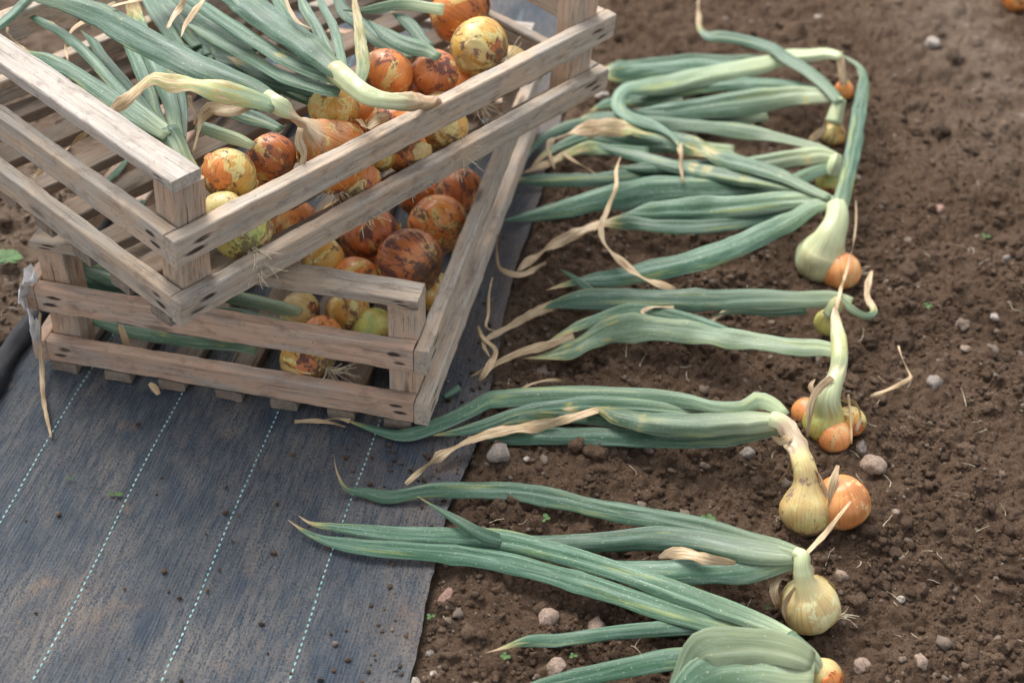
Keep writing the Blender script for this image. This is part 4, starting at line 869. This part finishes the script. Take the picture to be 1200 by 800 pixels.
for a_ in range(17):
    x0 = 376-a_*10; y0 = 120-a_*4; ang = math.radians(202+a_*2.6+random.uniform(-4, 4)); L0 = random.uniform(110, 170)
    pts_ = [(x0+math.cos(ang)*L0*t+8*math.sin(t*3+a_), y0+math.sin(ang)*L0*t+5*math.sin(t*4+a_*2)) for t in (0, .25, .5, .75, 1)]
    leaf(f3, pts_, (14, 19, 20, 15, 5), [Z0+.080, Z0+.088-a_*.002, Z0+.075-a_*.002], pale=(.2, 0), dry=(0, 0, 0, 0, .1))
f4 = fan('short wide leaves and a pale stem at the far end near the orange onions', 470, 40, Z0+.06)
leaf(f4, [(520, 12), (504, 10), (480, 6), (463, 6), (445, 10), (425, 13), (402, 12)], (18, 17, 16, 15, 15, 13, 8), [Z0+.12, Z0+.125], dry=(.2, .1, 0, 0), pale=(1, .8, .5, .4, .3), flat=.7)
leaf(f4, [(514, 68), (500, 60), (485, 56), (463, 47), (448, 37), (432, 24)], (12, 16, 20, 22, 20, 12), [Z0+.115, Z0+.12], pale=(.5, .3, .1), dry=(.1, 0))
leaf(f4, [(506, 56), (497, 50), (488, 38), (477, 26), (466, 18), (450, 10)], (10, 15, 18, 18, 15, 10), [Z0+.11, Z0+.115], pale=(.3, 0))
leaf(f4, [(480, 70), (460, 58), (440, 45), (425, 30), (405, 14), (395, -5)], (12, 16, 18, 18, 18, 14), [Z0+.095, Z0+.10], pale=(.3, 0), dry=(0,))
f5 = fan('pale green stub stem leading to the purple brown onion', 262, 160, Z0+.05)
leaf(f5, [(296, 172), (282, 165), (262, 158), (245, 152), (232, 147)], (12, 17, 18, 17, 14), [Z0+.10, Z0+.10], dry=(.3, .1, 0, .1), pale=(1, .9, .6, .5), flat=.75)
leaf(f5, [(330, 152), (310, 143), (290, 136), (272, 130)], (10, 16, 20, 18), [Z0+.095, Z0+.09], dry=(0, 0, 0), pale=(.2, 0))
scr = [
 ('dry brown tangled leaf hanging under the yellowed folded leaf', [(300, 118), (270, 130), (245, 128), (236, 140), (232, 156), (226, 180)], (10, 16, 12, 10, 7, 5), [Z0+.14, Z0+.135, Z0+.13, Z0+.12, Z0+.11, Z0+.10], (.7, .8, 1.2)),
 ('short twisted dry strip beside the corner post', [(222, 112), (224, 124), (229, 134), (228, 146)], (6, 9, 6, 4), [Z0+.15, Z0+.145, Z0+.14, Z0+.13], (1.2,)),
 ('pair of dry curled tips crossing the leaves at the top edge', [(222, -8), (212, 8), (202, 22), (196, 34)], (8, 9, 7, 4), Z0+.17, (1.2,)),
 ('thin dry tip bent over the top edge of the green bundle', [(238, 0), (228, 14), (218, 28), (212, 44)], (8, 8, 6, 3), Z0+.165, (1.2,)),
 ('thin dry strip bending down right of the tips', [(172, -4), (155, 2), (140, 5), (130, 8)], (6, 8, 7, 4), Z0+.16, (1.2,)),
 ('dark dry vein like strand lying on the green bundle', [(333, -5), (341, 14), (352, 28), (366, 34)], (4, 5, 5, 3), Z0+.165, (1.3,)),
 ('papery pale shred beside the largest onion neck', [(352, 150), (350, 165), (356, 180), (352, 200)], (8, 12, 10, 5), [Z0+.135, Z0+.125, Z0+.115, Z0+.10], (.9,)),
 ('crumpled brown skin between the largest onion and the thick stem', [(420, 140), (432, 150), (442, 140), (455, 136)], (10, 14, 13, 7), [Z0+.095, Z0+.10], (1.3,)),
 ('green sliver lying across the floor slats of the upper crate', [(152, 182), (142, 196), (130, 208), (122, 216)], (4, 9, 9, 4), [Z0+.03, Z0+.025], (.1, .1)),
]
for lb, p_, w_, h_, d_ in scr: scrap(lb, p_, w_, h_, dry=d_, pale=.1, flat=.25)

# leaves in the lower crate
g1 = fan('green stalks of the tan onion lying between the slats of the lower crate', 300, 360, .05)
leaf(g1, [(352, 366), (335, 362), (315, 357), (290, 352), (262, 346), (235, 340)], (12, 17, 18, 18, 17, 14), [.09, .09, .085], dry=(.2, 0), pale=(.9, .6, .3, .2), flat=.7)
leaf(g1, [(335, 380), (312, 376), (285, 370), (262, 364), (240, 360)], (10, 13, 14, 14, 10), [.07, .075], pale=(.5, .2))
g2 = fan('long green leaf sagging under the middle slat of the lower crate', 180, 400, .03)
leaf(g2, [(300, 412), (272, 406), (232, 402), (191, 396), (150, 388), (120, 380), (96, 374)], (8, 11, 12, 12, 12, 11, 8), [.038, .036, .036, .038, .042], dry=(.1, 0, 0, 0), pale=(.4, .2, .1))
leaf(g2, [(330, 398), (290, 392), (250, 385), (210, 372)], (10, 15, 15, 12), [.045, .05], dry=(0, 0), pale=(.3, .2))
g3 = fan('blue green leaves filling the left corner of the lower crate', 120, 320, .05)
leaf(g3, [(230, 345), (190, 335), (150, 326), (120, 318), (95, 312), (70, 305)], (12, 20, 24, 24, 22, 12), [.07, .07, .08], pale=(0,))
leaf(g3, [(200, 368), (165, 352), (135, 340), (110, 330), (85, 325)], (12, 20, 22, 22, 14), [.055, .06], pale=(0,))
leaf(g3, [(240, 300), (215, 292), (190, 288), (160, 280), (130, 268)], (12, 18, 20, 18, 12), [.07, .075], pale=(0,))
leaf(g3, [(168, 235), (150, 260), (138, 282), (128, 300)], (12, 18, 20, 14), [.06, .06], pale=(0,))
scrap('tan dry leaf end hanging into the lowest gap of the lower crate', [(141, 380), (144, 390), (148, 402), (150, 413)], (4, 7, 8, 4), [.055, .045, .035, .025])
scrap('short tan leaf end under the lowest slat', [(175, 449), (181, 455), (186, 462)], (4, 7, 4), [.016, .01])
scrap('cut green leaf end lying at the right side of the lower crate', [(520, 465), (530, 459), (538, 454)], (6, 9, 9), .012, name='leaf_piece', dry=(0,), pale=.1, flat=.6, cat='leaf piece')

# torn plastic on the crate's left corner
V = []; Fq = []; n, m = 16, 10
A_ = [(36, 318, .125), (28, 332, .12), (26, 350, .10), (32, 366, .09), (38, 385, .07), (44, 402, .05)]
pp = crom([list(P(u, v, z)) for u, v, z in A_], n); loc = tuple(P(40, 345, .10))
for side in (0, 1):
    for i in range(n):
        for j in range(m):
            t = j/(m-1); wd = (.010+.004*math.sin(i*1.7))*(1-.5*i/n)
            q = pp[i]+np.array([wd*(t-.3), .012*math.sin(t*5+i*.8)*.5, .004*math.sin(t*9+i)+.003*math.sin(i*2.1+t*3)+side*.0004])
            V.append(q-np.array(loc))
N2 = n*m
for i in range(n-1):
    for j in range(m-1):
        q4 = (i*m+j, i*m+j+1, (i+1)*m+j+1, (i+1)*m+j); Fq.append(tuple(reversed(q4))); Fq.append(tuple(N2+x for x in q4))
o = link('plastic_scrap', mesh('plastic_scrap', V, Fq), M_plastic); o.location = loc
tag(o, 'torn white plastic strip caught on the left corner of the lower crate', 'plastic scrap')

# ---------------------------------------------------------------- stones
def stone(label, u, v, wpx, hpx, mat, group=None, name='stone'):
    c = P(u, v, .008); f = mpp(c); rx = wpx*f/2; rz = max(hpx*f/2/.8, rx*.6); V, Fa = ico(3); sd = random.random()*90
    W = []
    for q in V:
        d = 1+.42*ns(q, 1.1, sd)+.16*ns(q, 2.6, sd)+.05*ns(q, 6, sd); W.append((q[0]*rx*d, q[1]*rz*d, q[2]*rx*.75*d))
    x, y = c[0], c[1]; z = float(soil_h(np.array([x]), np.array([y]))[0]) if x > xe(y) else .006
    o = link(name, mesh(name, W, Fa), mat); o.location = (x, y, z+rx*.22); o.rotation_euler = (random.uniform(-.2, .2), random.uniform(-.2, .2), random.uniform(-.5, .5))
    tag(o, label, 'stone', group)
ST = [
 (1025, 546, 28, 22, M_stone, 'rounded pale tan pebble to the right of the orange bulb'),
 (585, 537, 27, 25, M_grey, 'angular blue grey stone at the fabric edge below the dry leaf tip'),
 (700, 523, 21, 13, M_stone, 'small flat tan stone just under the green leaves in mid bed'),
 (876, 533, 18, 14, M_grey, 'greyish pebble left of the tan onion neck'),
 (522, 697, 14, 24, M_pinkst, 'reddish pink stone beside the fabric edge'),
 (700, 722, 18, 26, M_stone, 'upright tan stone under the crossing leaves'),
 (644, 720, 24, 20, M_stone, 'crumbly pale stone left of the upright tan one'),
 (652, 781, 22, 20, M_stone, 'tan stone near the bottom edge below the short leaf'),
 (487, 795, 16, 14, M_white, 'whitish pebble at the corner of the fabric by the bottom edge'),
 (1095, 447, 18, 18, M_grey, 'grey pebble right of the bent dry stalk'),
 (986, 676, 15, 12, M_stone, 'small light pebble right of the pale yellow onion'),
 (1012, 770, 20, 18, M_stone, 'light clod like stone near the bottom right of the nearest onion'),
 (1092, 58, 18, 12, M_white, 'pale stone high on the bare soil near the green speck'),
 (1102, 242, 14, 12, M_pinkst, 'pinkish pebble on the open soil at mid height'),
 (1133, 405, 12, 9, M_stone, 'small tan pebble to the upper right of the grey one'),
 (1080, 775, 14, 16, M_stone, 'dull tan pebble at the lower right'),
 (1166, 370, 11, 9, M_white, 'tiny white pebble near the right border'),
 (1050, 600, 9, 8, M_stone, 'tiny tan pebble right of the orange bulb and below the round one'),
 (508, 790, 8, 7, M_white, 'tiny white pebble just inside the bed at the bottom'),
 (503, 756, 11, 9, M_grey, 'small grey pebble against the fabric edge near the bottom'),
 (617, 541, 8, 8, M_white, 'tiny white pebble right of the blue grey stone'),
 (1010, 522, 13, 16, M_grey, 'grey pebble between the onion cluster and the round pebble'),
 (705, 110, 18, 14, M_white, 'blurred white stone beside the far crate corner'),
 (1180, 300, 10, 8, M_grey, 'grey pebble near the right border at mid height'),
 (1060, 690, 9, 8, M_white, 'tiny pale pebble on the open soil right of the pale yellow onion'),
 (960, 15, 10, 8, M_white, 'blurred white pebble near the top edge'),
]
for u, v, a, b, m_, lb in ST: stone(lb, u, v, a, b, m_, 'stones scattered on the soil')

# crumbs of soil spilled on the fabric
protos, Fa = lumps(1, 8); V = []; FF = []; TT = []; off = 0
for i in range(230):
    r_ = random.random()
    if r_ < .62: y = random.uniform(.7, 1.5); x = float(xe(y))-abs(random.gauss(0, .03))-.003
    elif r_ < .78: x, y = random.gauss(-.11, .03), random.gauss(1.02, .025)
    else: y = random.uniform(.7, 1.05); x = random.uniform(-.45, float(xe(y)))
    rr = random.choice([.0012, .0014, .002, .0028]); 
    if random.random() < .012: rr = .0045
    q = protos[i % 8]*rr+np.array([x, y, .0055+rr*.3]); V.append(q); FF.append(Fa+off); off += len(q); TT += [random.random()]*len(q)
V = np.concatenate(V); o = link('spilled_soil_crumbs', mesh('spilled_soil_crumbs', V, np.concatenate(FF), attrs={'tone': TT, 'dust': np.full(len(V), .15)}), M_clod)
tag(o, 'loose soil crumbs spilled over the weed fabric', 'soil crumbs', kind='stuff')

def strands(name, items, mat, parent=None):
    V = []; Fq = []
    for c_, d_, L_, th in items:
        p = np.array(c_, float); d = np.array(d_, float); cur = rng.normal(0, 1, 3)*[.5, .5, .12]; b0 = len(V); N = 8
        for i in range(N):
            d = d/np.linalg.norm(d); a = np.cross(d, [0, 0, 1.0]); a /= np.linalg.norm(a)+1e-6; b = np.cross(d, a); r_ = th*(1-.7*i/N)
            for j in range(4): V.append(p+r_*(a*math.cos(1.571*j)+b*math.sin(1.571*j)))
            p = p+d*L_/N; d = d+cur*.22+rng.normal(0, .16, 3)*[1, 1, .3]
        for i in range(N-1):
            for j in range(4): Fq.append((b0+i*4+j, b0+i*4+(j+1) % 4, b0+(i+1)*4+(j+1) % 4, b0+(i+1)*4+j))
    return link(name, mesh(name, V, Fq), mat, parent)
it = []
fx, fy = in_view_soil(340, y1=1.7); ok = fx > xe(fy)+.01; fx, fy = fx[ok], fy[ok]; fz = soil_h(fx, fy)
for x, y, z in zip(fx, fy, fz): it.append(((x, y, z+.003), (random.gauss(0, 1), random.gauss(0, 1), random.uniform(-.05, .25)), random.uniform(.006, .026), random.uniform(.00022, .0005)))
tag(strands('root_fibres', it, M_root), 'fine dead root fibres and straw bits scattered on the soil', 'plant litter', kind='stuff')
it = []
for k in range(90):
    y = random.uniform(.7, 1.5); x = float(xe(y))
    it.append(((x-.002, y, .006), (1, random.gauss(0, .8), random.uniform(-.2, .2)), random.uniform(.003, .010), .00025))
o = strands('frayed_threads', it, M_roll, fab); o['kind'] = 'stuff'

# small weeds and green specks
def weed(label, u, v, size, nl=4, z=.012, name='seedling'):
    c = P(u, v, z); f = mpp(c); V = []; Fq = []; loc = tuple(c)
    for k in range(nl):
        a = k*6.283/nl+random.uniform(-.5, .5); L_ = size*f*random.uniform(.4, .6); b = len(V); wd = L_*.38
        d = np.array([math.cos(a), math.sin(a), .35]); s_ = np.array([-math.sin(a), math.cos(a), 0])
        for t, ww in ((0, .1), (.35, .9), (.7, 1), (1, .15)):
            for sg, dz in ((-1, .15), (0, 0), (1, .15)): V.append(d*L_*t+s_*wd*ww*sg+np.array([0, 0, dz*wd*ww-L_*.3*t*t]))
        for i in range(3):
            for j in range(2): Fq.append((b+i*3+j, b+i*3+j+1, b+i*3+j+4, b+i*3+j+3))
    o = link(name, mesh(name, V, Fq), M_weed); o.location = loc; tag(o, label, 'leaf bit' if name == 'fallen_leaf' else 'weed', 'fallen leaf bits on the fabric' if name == 'fallen_leaf' else 'small weeds on the soil')
weed('green weed on the soil at the left edge beside the crate', 10, 302, 34, 7, .02)
weed('small fallen green leaf on the fabric between two stitch lines', 135, 578, 17, 2, .008, 'fallen_leaf')
weed('tiny green leaf speck on the fabric near the left stitch line', 83, 560, 8, 2, .008, 'fallen_leaf')
weed('yellow green seedling on the open soil right of the straight leaf', 1087, 358, 12, 3)
weed('blurred green speck on soil near the upper right', 1075, 48, 14, 3)
weed('green sprig under the crossing leaves by the fabric', 592, 768, 14, 4)
weed('tiny bright sprout in the bed between the nearest leaves', 672, 768, 10, 3)
weed('small sprout beneath the upper long leaf', 637, 607, 14, 4)
weed('pair of tiny sprouts in the bed below the thick pale leaf', 830, 607, 18, 4)
weed('small green leaf at the fabric edge near the pink stone', 505, 722, 12, 3)
weed('tiny sprout left of the pale yellow onion', 900, 712, 8, 3)
weed('blurred green speck on soil at the right, mid height', 1155, 277, 12, 3)
# onion lying far off at the top right corner
loc = tuple(P(1190, 2, 0)); r0 = empty('onion', loc, 'blurred orange onion lying beyond the bed at the top right corner', 'onion')
bulb(r0, loc, P(1192, -2, .025), .022, (-1, .3, .2), B_OR, 1)
